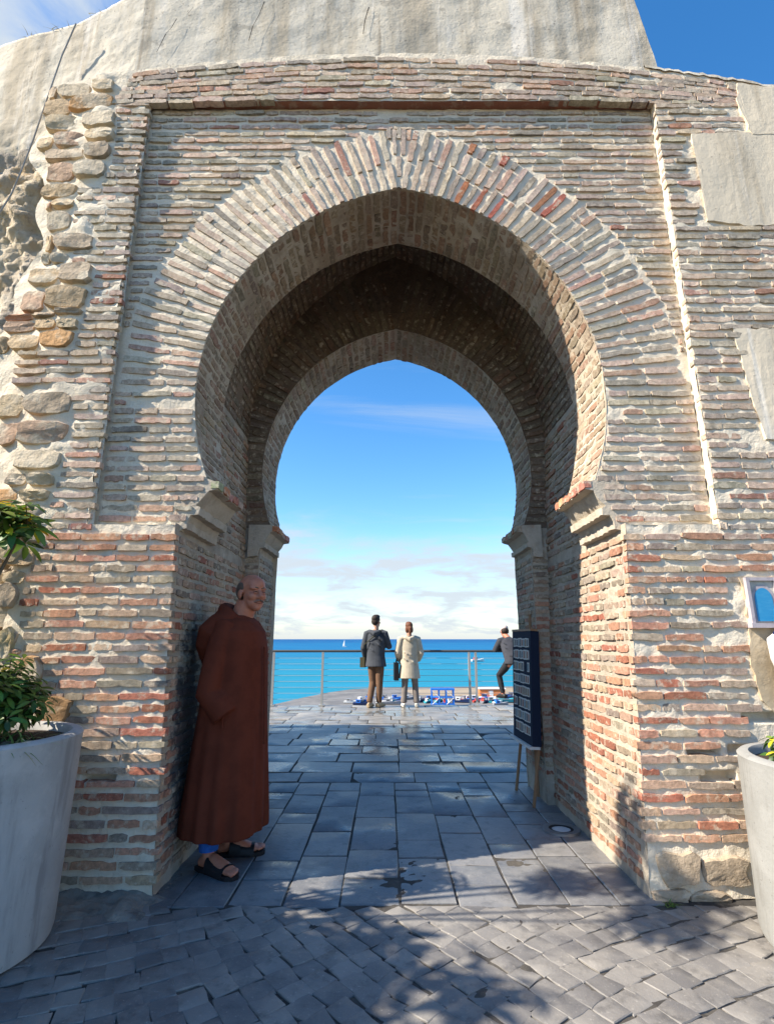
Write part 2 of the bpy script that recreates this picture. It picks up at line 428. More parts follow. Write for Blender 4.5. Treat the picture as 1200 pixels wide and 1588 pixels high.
# ---- surround left and right
while z < AT - 0.02:
    front_course(z, left_edge(z), AL + 0.030, YF, ci); front_course(z, AR - 0.004, 3.75, YF, ci)
    # recessed panel
    o = hx(z, EF, RF + 0.56, ZC) if z > ZC else 0
    i = hx(z, EF, RF, ZC)
    if z < ZS: i = hx(ZS, EF, RF, ZC) + (ZS - z) * 0.44
    h = o if z > ZC else i
    if h > 0:
        front_course(z, AL + 0.03, XC - h - 0.012, YP, ci, 0.0355); front_course(z, XC + h + 0.012, AR - 0.01, YP, ci, 0.0355)
    else:
        front_course(z, AL + 0.03, AR - 0.01, YP, ci, 0.0355)
    z += CS * rnd.uniform(0.98, 1.02); ci += 1
# ---- top band
nb = 7; zt = AT + 0.03
for k in range(nb):
    f = (k + 0.4) / nb
    front_course(AT + 0.035 + k * (5.93 - AT - 0.05) / nb, -2.14 + 0.02 * k, 2.76, YF, 200 + k, 0.040, curve=lambda x, f=f: -0.040 * (x - 0.1) ** 2 * (0.25 + 0.75 * f))
# ---- ring of the front arch
TH1 = math.acos(EF / RF)
ncr = int(TH1 * RF / 0.0685)
for side in (-1, 1):
    for k in range(ncr):
        th = (k + 0.5) * TH1 / ncr
        thd = th * (0.93 + 0.07 * k / ncr)
        cx, cz = XC - side * EF, ZC
        d = np.array([side * math.cos(th), 0, math.sin(th)]); tn = np.array([-side * math.sin(th), 0, math.cos(th)])
        tt = 0.56 + rnd.uniform(-0.03, 0.02)
        if XC + side * (0) and True:
            lim = ((AR - 0.02) if side > 0 else (AL + 0.04))
            mx = (lim - cx) / d[0] if abs(d[0]) > 1e-3 else 9
            tt = min(tt, abs(mx) - RF)
        cuts = [0]
        while cuts[-1] < tt - 0.06:
            s = rnd.uniform(0.20, 0.31)
            if tt - (cuts[-1] + s) < 0.09: s = tt - cuts[-1]
            cuts.append(cuts[-1] + s)
        for a, b in zip(cuts[:-1], cuts[1:]):
            rm = RF - 0.008 + (a + b) / 2; g = rnd.uniform(0.010, 0.022)
            j = rnd.uniform(-0.025, 0.025); c_, s_ = math.cos(j), math.sin(j)
            ex = d * c_ + tn * s_; ez = tn * c_ - d * s_
            P = np.array([cx, YP, cz]) + d * rm
            col = tone(3.6, 'face', P[0])
            if side > 0 and th > 0.75 and rnd.random() < 0.30: col = tuple(q * rnd.uniform(.8, 1.1) for q in (0.42, 0.17, 0.10))
            put(P, ex, ez, (0, -1, 0), b - a - g, (0.033 + 0.013 * (a + b) / 2 / 0.56) * rnd.uniform(0.85, 1.12), col, 'voussoir', rnd.uniform(0.006, 0.015))
zap = ZC + RISE
for (dx, a, b) in ((0.0, 0.10, 0.30), (-0.034, 0.31, 0.555), (0.036, 0.30, 0.56), (0.0, 0.46, 0.57), (-0.075, 0.46, 0.57), (0.078, 0.45, 0.57)):
    t = dx * 0.8
    put((XC + dx, YP, zap + (a + b) / 2), (math.sin(t), 0, math.cos(t)), (math.cos(t), 0, -math.sin(t)), (0, -1, 0), b - a - .01, 0.034, tone(3.6, 'face', 0), 'voussoir', rnd.uniform(.007, .014))
# ---- soffit of front and rear arch, seen from below
def soffit(xc, zc, e, Rr, zs, ya, yb, proud, H, kind='soffit'):
    for side in (-1, 1):
        t0 = math.asin((zs - zc) / Rr); t1 = math.acos(e / Rr); n = int((t1 - t0) * Rr / 0.069)
        for k in range(n):
            th = t0 + (k + 0.5) * (t1 - t0) / n
            d = np.array([side * math.cos(th), 0, math.sin(th)]); tn = np.array([-side * math.sin(th), 0, math.cos(th)])
            y = ya + 0.008
            while y < yb - 0.04:
                L = rnd.uniform(0.13, 0.26)
                if yb - (y + L) < 0.08: L = yb - y
                P = np.array([xc - side * e, y + L / 2, zc]) + d * (Rr + rnd.uniform(-0.002, 0.004))
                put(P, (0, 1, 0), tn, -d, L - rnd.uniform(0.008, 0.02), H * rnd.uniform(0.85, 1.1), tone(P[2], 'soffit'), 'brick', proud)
                y += L
soffit(XC, ZC, EF, RF, ZS, YP, YA, 0.005, 0.047)
soffit(XR, ZR, ER, RR, ZSR, Y1, Y2, 0.006, 0.046)
# ---- passage side walls
def side_course(z, xf, n, ya, yb, ci, proud=(0.004, 0.014)):
    y = ya + rnd.uniform(0.0, 0.01); first = True
    while y < yb - 0.04:
        L = blen()
        if first: L *= rnd.choice((0.5, 0.9)); first = False
        if yb - (y + L) < 0.085: L = yb - y
        zz = z + 0.008 * float(vn(np.array([y * 1.3, ci * 0.37, 9.0]), 1.0))
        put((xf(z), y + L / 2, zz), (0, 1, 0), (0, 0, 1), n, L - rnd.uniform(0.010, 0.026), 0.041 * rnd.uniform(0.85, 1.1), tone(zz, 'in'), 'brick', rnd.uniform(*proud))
        y += L
z = 0.085; ci = 0
while z < 3.2:
    ya = YF + 0.05 if z < AB - 0.02 else YA - 0.02
    if z < 2.02 or z > AB: 
        side_course(z, jl, (1, 0, -0.03), ya, Y1, ci); side_course(z, jr, (-1, 0, 0.04), ya, Y1, ci)
    z += CS; ci += 1
# ---- rear piers: faces and jambs
XPL, XPR = -1.185, 1.345
z = 0.25; ci = 0
while z < 2.08:
    for (a, b) in ((jl(z), XPL), (XPR, jr(z))):
        x = a
        L = b - a
        put(((a + b) / 2, Y1, z), (1, 0, 0), (0, 0, 1), (0, -1, 0), L - 0.01, 0.04 * rnd.uniform(.85, 1.1), tone(z, 'in'), 'brick', 0.008)
    side_course(z, lambda q: XPL, (1, 0, 0), Y1 + 0.01, Y2, ci); side_course(z, lambda q: XPR, (-1, 0, 0), Y1 + 0.01, Y2, ci)
    z += CS; ci += 1
# ---- ring of the rear arch (dark, seen through the front one)
TR1 = math.acos(ER / RR); ncr = int((TR1 + 0.35) * RR / 0.071)
for side in (-1, 1):
    for k in range(ncr):
        th = -0.35 + (k + 0.5) * (TR1 + 0.35) / ncr
        thc = max(th, 0.0)
        d = np.array([side * math.cos(thc), 0, math.sin(thc)]); tn = np.array([-side * math.sin(thc), 0, math.cos(thc)])
        base = np.array([XR - side * ER, Y1, ZR]) + np.array([side * math.cos(th), 0, math.sin(th)]) * RR
        a = 0.0
        while a < 0.55:
            s = rnd.uniform(0.15, 0.25); P = base + d * (a + s / 2)
            if P[2] < 3.2 and not (jl(P[2]) + 0.03 < P[0] < jr(P[2]) - 0.03): break
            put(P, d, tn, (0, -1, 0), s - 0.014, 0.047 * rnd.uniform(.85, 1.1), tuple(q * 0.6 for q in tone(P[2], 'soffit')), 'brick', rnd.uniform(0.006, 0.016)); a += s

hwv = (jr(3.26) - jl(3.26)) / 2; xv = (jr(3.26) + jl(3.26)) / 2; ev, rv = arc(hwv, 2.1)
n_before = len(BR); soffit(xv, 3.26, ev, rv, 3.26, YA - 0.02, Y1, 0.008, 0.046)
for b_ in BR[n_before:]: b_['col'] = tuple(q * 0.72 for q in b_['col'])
def build_bricks():
    camp = np.array([0, 0, CAM_Z])
    for b in BR:
        v = b['P'] - camp; dd = np.linalg.norm(v); b['score'] = b['L'] * b['H'] * max(0.02, -np.dot(v / dd, b['n'])) / dd ** 2
        dep = v[1] * CP + v[2] * SP; b['in'] = abs(v[0] / dep * FPX) < 620 and abs((v[2] * CP - v[1] * SP) / dep * FPX) < 800
    singles = [b for b in BR if b['kind'] == 'voussoir'][:300]
    rest = [b for b in BR if b['kind'] == 'brick' and b['in']]
    rest.sort(key=lambda b: -b['score'])
    singles += rest[:300]
    ids = set(id(b) for b in singles)
    varme = []
    for V, F in BV:
        # local: x length, y outward, z height
        me = mkmesh('brick_shape', V.tolist(), [tuple(reversed(f)) for f in F], BRICK_O, 28); varme.append(me)
    for b in singles:
        o = bpy.data.objects.new(b['kind'], varme[b['v']])
        ex, n, ez = b['ex'] * b['L'], b['n'], b['ez'] * b['H']
        if np.dot(np.cross(ex, n), ez) < 0: ex = -ex
        o.matrix_basis = Matrix(((ex[0], n[0], ez[0], b['P'][0]), (ex[1], n[1], ez[1], b['P'][1]), (ex[2], n[2], ez[2], b['P'][2]), (0, 0, 0, 1)))
        o.color = (*b['col'], 1); link(o, gate)
    J = [b for b in BR if id(b) not in ids and (b['in'] or True)]
    VV = np.zeros((len(J), BNV, 3)); CC = np.zeros((len(J), BNV, 4)); CC[..., 3] = 1
    for i, b in enumerate(J):
        V = BV[b['v']][0]; ex, n, ez = b['ex'] * b['L'], b['n'], b['ez'] * b['H']
        if np.dot(np.cross(ex, n), ez) < 0: ex = -ex
        VV[i] = b['P'] + V[:, 0:1] * ex + V[:, 1:2] * n + V[:, 2:3] * ez; CC[i, :, :3] = b['col']
    FF = (np.array([f[::-1] for f in BFACES])[None] + (np.arange(len(J)) * BNV)[:, None, None]).reshape(-1, 4)
    me = mkmesh('brickwork', VV.reshape(-1, 3).tolist(), FF.tolist(), BRICK_J, 28)
    at = me.attributes.new('tone', 'FLOAT_COLOR', 'POINT'); at.data.foreach_set('color', CC.reshape(-1))
    o = add('brickwork', me, gate); o['kind'] = 'stuff'
    print('bricks', len(BR), 'single', len(singles))
build_bricks()

# ------------------------------------------------------------------ mortar bodies of the gate
def rect(name, x0, x1, z0, z1, y, m=MORTAR, step=0.03, parent=gate, amp=0.0055, x0f=None, x1f=None, z1f=None, holes=False, recede=False):
    nu = max(2, int((x1 - x0) / step) + 1); nv = max(2, int((z1 - z0) / step) + 1)
    P = np.zeros((nv, nu, 3))
    for k in range(nv):
        z = z0 + (z1 - z0) * k / (nv - 1)
        a = x0f(z) if x0f else x0; b = x1f(z) if x1f else x1
        P[k, :, 0] = np.linspace(a, b, nu); P[k, :, 1] = y; P[k, :, 2] = z
        if z1f is not None: P[k, :, 2] = z0 + (np.array([z1f(q) for q in P[k, :, 0]]) - z0) * k / (nv - 1)
    ex = None
    if holes:
        ex = np.zeros((nv, nu))
        for (hx_, hz_, hw_) in HOLES:
            d = np.maximum(np.abs(P[..., 0] - hx_) / (hw_ / 2), np.abs(P[..., 2] - hz_) / 0.024)
            ex -= 0.07 * (d < 1.0)
    if recede: P[..., 1] += 0.17 * np.maximum(0, -2.2 - P[..., 0]) - 0.012 * np.clip((-2.15 - P[..., 0]) / .1, 0, 1)
    v, f = gridsurf(P, (0, -1, 0), amp, 14, ex)
    return mo(name, v, f, m, parent, 179)
rect('pier_face', -2.30, -1.3, 0, AB, YF, step=0.0125, x1f=lambda z: jl(z), holes=True)
rect('pier_face', 1.41, 3.9, 0, AB, YF, step=0.0125, x0f=lambda z: jr(z), holes=True)
BANDX = lambda z: -2.66 + 0.10 * math.sin(z * 3.1 + 1) + 0.05 * math.sin(z * 11)
rect('surround_face', -2.30, AL, AB, AT + .25, YF, step=0.02, x0f=lambda z: BANDX(z), recede=True, amp=0.012)
rect('surround_face', AR, 3.9, AB, AT, YF, step=0.02, holes=True)
rect('surround_face', -2.30, 3.9, AT, 5.9, YF, step=0.025, z1f=lambda x: topz(x))
mb = MB()   # reveals of the recessed panel
nR = 60
def strip(Pa, Pb, n, nu=4, nv=60, amp=0.004, m=MORTAR, name='panel_reveal', parent=gate):
    P = np.zeros((nv, nu, 3)); Pa = [np.array(q, float) for q in Pa]; Pb = [np.array(q, float) for q in Pb]
    for k in range(nv):
        t = k / (nv - 1); a = Pa[0] + (Pa[1] - Pa[0]) * t; b = Pb[0] + (Pb[1] - Pb[0]) * t
        for i in range(nu): P[k, i] = a + (b - a) * i / (nu - 1)
    v, f = gridsurf(P, n, amp, 14); return mo(name, v, f, m, parent, 179)
strip([(AL, YF, AB), (AL, YF, AT)], [(AL, YP + .01, AB), (AL, YP + .01, AT)], (1, 0, 0), amp=0.006)
strip([(AR, YF, AB), (AR, YF, AT)], [(AR, YP + .01, AB), (AR, YP + .01, AT)], (-1, 0, 0), amp=0.008)
strip([(AL, YF, AT), (AR, YF, AT)], [(AL, YP + .01, AT), (AR, YP + .01, AT)], (0, 0, -1), m=mat('red_lintel', (0.30, 0.13, 0.085), 0.9, [((0.45, 0.36, 0.27), 11, 0.5, 0.7, 0.6)], (40, 0.6, 0.01)))
strip([(AL, YF, AB), (jl(AB), YF, AB)], [(AL, YP + .01, AB), (jl(AB), YP + .01, AB)], (0, 0, 1))
strip([(jr(AB), YF, AB), (AR, YF, AB)], [(jr(AB), YP + .01, AB), (AR, YP + .01, AB)], (0, 0, 1))

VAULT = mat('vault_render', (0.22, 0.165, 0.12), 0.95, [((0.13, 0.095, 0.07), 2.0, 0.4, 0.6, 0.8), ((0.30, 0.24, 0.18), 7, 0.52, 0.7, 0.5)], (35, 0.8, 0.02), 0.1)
def arch_face(name, xl, xr, z0, z1, y, xc, zc, e, Rr, zs, flare, m, step=0.03):
    """wall field with the arch opening cut out, left and right halves"""
    nv = int((z1 - z0) / 0.02); nu = 40
    for side in (-1, 1):
        P = np.zeros((nv, nu, 3))
        for k in range(nv):
            z = z0 + (z1 - z0) * k / (nv - 1)
            h = hx(z, e, Rr, zc) if z > zs else hx(zs, e, Rr, zc) + (zs - z) * flare
            a = xl(z) if side < 0 else xc + h; b = xc - h if side < 0 else xr(z)
            if side < 0: b = max(a + 0.001, b)
            else: a = min(a, b - 0.001)
            P[k, :, 0] = np.linspace(a, b, nu); P[k, :, 1] = y; P[k, :, 2] = z
        v, f = gridsurf(P, (0, -1, 0), 0.0055, 14); mo(name, v, f, m, gate, 179)
arch_face('panel_face', lambda z: AL, lambda z: AR, AB, AT, YP, XC, ZC, EF, RF, ZS, 0.46, MORTAR)
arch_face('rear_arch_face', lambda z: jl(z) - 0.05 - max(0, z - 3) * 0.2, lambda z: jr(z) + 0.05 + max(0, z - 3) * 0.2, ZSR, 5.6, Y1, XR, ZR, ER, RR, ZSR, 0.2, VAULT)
def soffit_mesh(name, pts, ya, yb, m, ny=14, amp=0.005):
    P = np.zeros((len(pts), ny, 3)); Nn = np.zeros_like(P)
    for k, (x, z) in enumerate(pts):
        a = pts[max(0, k - 1)]; b = pts[min(len(pts) - 1, k + 1)]; t = np.array([b[0] - a[0], b[1] - a[1]]); t /= np.linalg.norm(t)
        P[k, :, 0] = x; P[k, :, 2] = z; P[k, :, 1] = np.linspace(ya, yb, ny); Nn[k, :, 0] = t[1]; Nn[k, :, 2] = -t[0]
    v, f = gridsurf(P, Nn, amp, 12); return mo(name, v, f, m, gate, 179)
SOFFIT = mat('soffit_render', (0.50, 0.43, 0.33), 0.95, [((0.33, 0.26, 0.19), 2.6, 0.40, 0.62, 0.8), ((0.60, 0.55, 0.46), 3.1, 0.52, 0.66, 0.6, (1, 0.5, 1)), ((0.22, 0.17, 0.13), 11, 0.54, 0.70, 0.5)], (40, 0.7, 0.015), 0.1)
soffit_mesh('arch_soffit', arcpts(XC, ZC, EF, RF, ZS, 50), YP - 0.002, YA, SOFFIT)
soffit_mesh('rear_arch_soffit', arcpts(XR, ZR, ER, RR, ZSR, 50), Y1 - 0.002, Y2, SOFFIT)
# passage walls and vault
for fn, n, s in ((jl, (1, 0, 0), -1), (jr, (-1, 0, 0), 1)):
    P = np.zeros((72, 40, 3)); 
    for k in range(72):
        z = 2.06 * k / 71; P[k, :, 0] = fn(z); P[k, :, 1] = np.linspace(YF - 0.002, Y1 + 0.03, 40); P[k, :, 2] = z
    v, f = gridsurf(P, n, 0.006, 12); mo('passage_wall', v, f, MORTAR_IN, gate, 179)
    P = np.zeros((40, 30, 3))
    for k in range(40):
        z = 2.06 + 1.2 * k / 39; P[k, :, 0] = fn(z); P[k, :, 1] = np.linspace(YA - 0.06, Y1 + 0.03, 30); P[k, :, 2] = z
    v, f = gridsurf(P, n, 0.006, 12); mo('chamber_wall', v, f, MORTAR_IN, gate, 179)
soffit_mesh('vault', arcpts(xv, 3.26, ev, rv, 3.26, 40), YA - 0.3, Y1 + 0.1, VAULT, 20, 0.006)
# rear piers
for (xa, xb, n) in ((XPL, None, 1), (XPR, None, -1)):
    P = np.zeros((60, 16, 3))
    for k in range(60):
        z = 2.12 * k / 59; P[k, :, 0] = xa; P[k, :, 1] = np.linspace(Y1 - 0.002, Y2, 16); P[k, :, 2] = z
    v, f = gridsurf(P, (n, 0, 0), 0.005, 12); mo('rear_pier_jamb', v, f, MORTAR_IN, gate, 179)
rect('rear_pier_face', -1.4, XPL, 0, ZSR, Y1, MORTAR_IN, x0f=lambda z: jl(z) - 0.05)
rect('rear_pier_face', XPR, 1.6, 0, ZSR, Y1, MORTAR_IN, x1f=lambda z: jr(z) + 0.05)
# core masonry that closes the body of the gate
mb = MB()
mb.box(-2.25, jl(0) - 0.16, YF + 0.12, Y2 - 0.02, 0.0, 6.2); mb.box(jr(3.4) + 0.06, 3.9, YF + 0.12, Y2 - 0.02, 0.0, 5.55)
mb.box(-1.418, jr(3.4) + 0.06, YF + 0.12, YA - 0.03, 5.25, 6.2); mb.box(-1.418, jr(3.4) + 0.06, YA - 0.03, Y2 - 0.02, 5.48, 6.2)
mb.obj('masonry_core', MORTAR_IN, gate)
# outer face towards the sea
for side in (-1, 1):
    nv, nu = 120, 12; P = np.zeros((nv, nu, 3))
    for k in range(nv):
        z = 6.0 * k / (nv - 1); h = (hx(z, ER, RR, ZR) if z > ZSR else 1.24)
        a, b = (-2.3, XR - h) if side < 0 else (XR + h, 3.9)
        P[k, :, 0] = np.linspace(a, b, nu); P[k, :, 1] = Y2; P[k, :, 2] = z
    v, f = gridsurf(P, (0, 1, 0), 0.01, 6); mo('sea_face', v, f, PLASTER, gate, 179)

# imposts: stepped mouldings under the spring of the arches
IMP_P = mat('impost_plaster', (0.50, 0.44, 0.35), 0.95, [((0.33, 0.28, 0.22), 6, 0.45, 0.7, 0.7), ((0.42, 0.24, 0.16), 9, 0.6, 0.72, 0.5)], (40, 0.7, 0.012), 0.1)
def impost(side, xs, xp, ztop, zbot, ya, yb):
    """xs: x at the arch spring, xp: x of the pier; side +1 right, -1 left (mass lies towards side)"""
    d = (xp - xs); H = ztop - zbot
    prof = [(xs - side * 0.002, ztop + 0.02), (xs - side * 0.055, ztop + 0.0), (xs - side * 0.058, ztop - 0.045), (xs - side * 0.005, ztop - 0.055), (xs + d * 0.12, ztop - H * 0.33), (xs + d * 0.40, ztop - H * 0.52),
            (xs + d * 0.38 - side * 0.02, ztop - H * 0.54), (xs + d * 0.40 - side * 0.02, ztop - H * 0.70), (xs + d * 0.60, ztop - H * 0.72), (xs + d * 0.70, ztop - H * 0.84), (xs + d * 0.78 - side * 0.012, ztop - H * 0.86),
            (xs + d * 0.80 - side * 0.012, zbot + 0.0), (xp + side * 0.01, zbot - 0.008)]
    # subdivide along y
    ny = 22; V = []; F = []
    ys = np.linspace(ya, yb, ny); np_ = len(prof)
    for j, y in enumerate(ys):
        for i, (x, z) in enumerate(prof):
            w = 0.006
            V.append((x + rnd.uniform(-w, w), y + (rnd.uniform(-0.004, 0.004)), z + rnd.uniform(-w, w) * 0.8))
    for j in range(ny - 1):
        for i in range(np_ - 1):
            F.append((j * np_ + i, j * np_ + i + 1, (j + 1) * np_ + i + 1, (j + 1) * np_ + i))
    # end caps, as fans towards the wall
    for j in (0, ny - 1):
        n0 = len(V); V.append((xp + side * 0.05, ys[j], zbot - 0.01)); V.append((xp + side * 0.05, ys[j], ztop + 0.02))
        F.append(tuple(j * np_ + i for i in range(np_)) + (n0, n0 + 1))
    o = mo('impost_moulding', V, F, IMP_P, gate, 30)
    # tile course on top
    y = ya - 0.01; n = 0
    while y < yb - 0.05:
        L = min(rnd.uniform(0.11, 0.17), yb - y)
        V2, F2 = BV[rnd.randrange(36)]
        ex = np.array([0, L - 0.008, 0]); nn = np.array([-side, 0, 0]); ez = np.array([0, 0, 0.05])
        if np.dot(np.cross(ex, nn), ez) < 0: ex = -ex
        b = bpy.data.objects.new('impost_tile', IMPVAR[n % len(IMPVAR)]); n += 1
        P = (xs - side * (0.064 + rnd.uniform(0, .008)), y + L / 2, ztop - 0.016 + rnd.uniform(-.004, .004))
        b.matrix_basis = Matrix(((ex[0], nn[0], 0, P[0]), (ex[1], nn[1], 0, P[1]), (0, 0, ez[2], P[2]), (0, 0, 0, 1)))
        b.color = (*[q * rnd.uniform(.85, 1.15) for q in rnd.choice(((0.46, 0.20, 0.13), (0.50, 0.30, 0.2), (0.46, 0.37, 0.27)))], 1); link(b, gate)
        y += L
IMPVAR = [mkmesh('impost_tile_shape', BV[i][0].tolist(), [tuple(reversed(f)) for f in BV[i][1]], BRICK_O, 28) for i in range(6)]
hs_ = hx(ZS, EF, RF, ZC); hr_ = hx(ZSR, ER, RR, ZR)
impost(-1, XC - hs_, jl(2.03), ZS + 0.005, 2.035, YP - 0.004, YA + 0.02); impost(1, XC + hs_, jr(2.03), ZS + 0.005, 2.035, YP - 0.004, YA + 0.02)
impost(-1, XR - hr_, XPL - 0.06, ZSR + 0.005, 2.10, Y1 - 0.03, Y2 + 0.02); impost(1, XR + hr_, XPR + 0.05, ZSR + 0.005, 2.10, Y1 - 0.03, Y2 + 0.02)

# parapet of plaster above the brick face
def parapet():
    nu, nv = 190, 50; P = np.zeros((nv, nu, 3))
    for k in range(nv):
        t = k / (nv - 1)
        x1 = 2.17 - 0.12 * t * 1.6
        xs = np.linspace(-2.02, x1, nu); zt = np.interp(xs, [-2.02, -1.6, -1.0, 3], [6.62, 6.85, 7.2, 7.2])
        P[k, :, 0] = xs; P[k, :, 1] = YF + 0.012; P[k, :, 2] = topz(xs) - 0.01 + (zt - topz(xs)) * t
    v, f = gridsurf(P, (0, -1, 0), 0.012, 3.0); n = len(v)
    # thickness: top and right side
    v2 = []; 
    for i in range(nu): v2.append((v[(nv - 1) * nu + i][0], 4.4, v[(nv - 1) * nu + i][2]))
    for k in range(nv): v2.append((v[k * nu + nu - 1][0] , 4.4, v[k * nu + nu - 1][2]))
    for i in range(nu - 1): f.append(((nv - 1) * nu + i, (nv - 1) * nu + i + 1, n + i + 1, n + i))
    for k in range(nv - 1): f.append((k * nu + nu - 1, n + nu + k, n + nu + k + 1, (k + 1) * nu + nu - 1))
    mo('plaster_parapet', v + v2, f, PLASTER, gate, 60)
    mb = MB(); mb.box(-2.0, 1.9, YF + 0.2, 4.39, 6.19, 6.55); mb.obj('parapet_core', MORTAR_IN, gate)
    # top of the brick face on the right and its roof
    xs = np.linspace(2.05, 3.9, 50)
    V = []; F = []
    for i, x in enumerate(xs):
        zz = topz(x) + 0.012 + 0.012 * rnd.uniform(-1, 1); V += [(x, YF - 0.012, zz - 0.03), (x, YF - 0.006 + rnd.uniform(-.004, .004), zz), (x, Y2, zz)]
    for i in range(len(xs) - 1): F += [(3 * i, 3 * i + 3, 3 * i + 4, 3 * i + 1), (3 * i + 1, 3 * i + 4, 3 * i + 5, 3 * i + 2)]
    mo('coping', V, F, PLASTER, gate, 30)
parapet()
# cracks and the small bolt hole in the parapet
DARK = mat('dark_void', (0.03, 0.025, 0.02), 1.0)
mb = MB()
def crack(pts, w):
    for a, b in zip(pts[:-1], pts[1:]):
        A, B = atY(*a, YF - 0.0105), atY(*b, YF - 0.0105); d = (B - A).normalized(); s = Vector((d.z, 0, -d.x)) * w * rnd.uniform(.4, 1.3)
        mb.put([A - s, B - s * .7, B + s * .7, A + s], [(0, 1, 2, 3)])
crack([(274, 28), (266, 42), (257, 52), (250, 66), (243, 80)], 0.004); crack([(410, 2), (402, 22), (392, 40), (386, 62)], 0.0035)
crack([(572, 10), (566, 30), (563, 52)], 0.0035); crack([(300, 10), (290, 22)], 0.003)
mb.obj('crack', DARK, gate)
# plaster patches on the right
def patch(outline, y, m=PLASTER, th=0.016):
    pts = []
    for (a, b) in zip(outline, outline[1:] + outline[:1]):
        n = max(2, int(math.hypot(b[0] - a[0], b[1] - a[1]) / 0.05))
        for i in range(n):
            t = i / n; pts.append((a[0] + (b[0] - a[0]) * t + rnd.uniform(-.011, .011), a[1] + (b[1] - a[1]) * t + rnd.uniform(-.010, .010)))
    bm = bmesh.new(); vs = [bm.verts.new((x, y - th, z)) for x, z in pts]; f = bm.faces.new(vs)
    bmesh.ops.triangulate(bm, faces=[f]); 
    bmesh.ops.subdivide_edges(bm, edges=[e for e in bm.edges if e.calc_length() > 0.12], cuts=3, use_grid_fill=True)
    bmesh.ops.triangulate(bm, faces=bm.faces[:])
    bmesh.ops.recalc_face_normals(bm, faces=bm.faces[:])
    if sum(f.normal.y for f in bm.faces) > 0: bmesh.ops.reverse_faces(bm, faces=bm.faces[:])
    be = [e for e in bm.edges if e.is_boundary]; r = bmesh.ops.extrude_edge_only(bm, edges=be)
    for v in r['geom']:
        if isinstance(v, bmesh.types.BMVert): v.co.y = y + 0.01
    for v in bm.verts:
        if v.co.y < y: v.co.y += 0.008 * float(fbm(np.array(v.co), 5, 3))
    me = bpy.data.meshes.new('plaster_patch'); bm.to_mesh(me); bm.free(); me.materials.append(m); add('plaster_patch', me, gate)
PATCHM = mat('patch_plaster', (0.66, 0.575, 0.44), 0.95, [((0.55, 0.49, 0.385), 1.1, 0.42, 0.62, 0.7), ((0.42, 0.35, 0.25), 1.8, 0.52, 0.68, 0.6, (3, 3, 0.25)), ((0.74, 0.70, 0.62), 2.6, 0.56, 0.68, 0.6, (3, 3, 0.12)), ((0.25, 0.2, 0.15), 42, 0.63, 0.70, 0.6)], (24, 0.4, 0.012), 0.1)
patch([(2.32, 5.11), (2.35, 4.75), (2.33, 4.31), (2.6, 4.27), (3.85, 4.29), (3.85, 5.12)], YF, PATCHM); patch([(2.78, 5.10), (2.72, 5.40), (2.75, 5.60), (3.85, 5.45), (3.85, 5.09)], YF, PATCHM, 0.019)
patch([(2.38, 3.42), (2.41, 3.1), (2.43, 2.85), (2.47, 2.78), (2.46, 2.62), (3.85, 2.58), (3.85, 3.44)], YF, PATCHM)
patch([(2.15, 1.71), (2.17, 1.45), (2.14, 1.2), (2.17, 1.0), (2.26, 0.93), (2.28, 0.80), (3.85, 0.76), (3.85, 1.73)], YF, mat('tan_stucco', (0.47, 0.385, 0.265), 0.95, [((0.38, 0.30, 0.20), 3, 0.45, 0.62, 0.7), ((0.54, 0.46, 0.34), 8, 0.5, 0.7, 0.6), ((0.2, 0.16, 0.12), 40, 0.64, 0.7, 0.7)], (26, 0.4, 0.012), 0.1))

# ------------------------------------------------------------------ rubble town wall on the left
town = empty('rubble_wall', (-3.6, 3.5, 0), 'eroded rubble and plaster town wall left of the gateway', 'wall')
def wally(x): return YF + 0.17 * max(0, -1.9 - x) + 0.02
def rubble():
    x0, x1 = -6.5, -1.85; nu, nv = 190, 270; P = np.zeros((nv, nu, 3))
    xs = -1.85 - (np.linspace(1, 0, nu) ** 1.4) * 4.65
    zt = np.interp(xs, [-6.5, -3.4, -2.6, -1.85], [6.30, 6.42, 6.50, 6.80])
    for k in range(nv):
        t = k / (nv - 1); P[k, :, 0] = xs; P[k, :, 2] = zt * t; P[k, :, 1] = [wally(x) for x in xs]
    # smooth plaster above, broken rubble below
    lim = 5.35 + 0.5 * fbm(P * np.array([1, 0, 0.2]), 1.3, 3)
    rough = 1 / (1 + np.exp((P[..., 2] - lim) * 9))
    rough *= np.clip((-2.35 - P[..., 0]) / 0.25 + 0.3, 0, 1)
    d = fbm(P, 1.6, 5, 0.6) * 0.16 + fbm(P * np.array([1, 1, 2.2]), 3.2, 5, 0.68) * 0.075 - 0.015 + fbm(P, 19, 4, 0.7) * 0.045
    ex = d * rough + (1 - rough) * fbm(P, 2.0, 3) * 0.03 - 0.05 * rough
    v, f = gridsurf(P, (0.0, -1, 0), 0.004, 20, ex)
    n = len(v)
    top = [(v[(nv - 1) * nu + i][0], 5.6, v[(nv - 1) * nu + i][2]) for i in range(nu)]
    f += [((nv - 1) * nu + i, (nv - 1) * nu + i + 1, n + i + 1, n + i) for i in range(nu - 1)]
    o = mo('wall_face', v + top, f, [RUBBLE, PLASTER], town, 179)
    rr = (rough[:-1, :-1] < 0.42).reshape(-1).astype(int).tolist() + [1] * (nu - 1)
    o.data.polygons.foreach_set('material_index', rr)
    mb = MB(); mb.box(-7.5, -2.2, 4.2, 6.9, -0.5, 6.2); mb.box(-16, -7.4, 4.0, 6.9, -0.5, 6.3); mb.obj('rampart_core', PLASTER, town)
rubble()
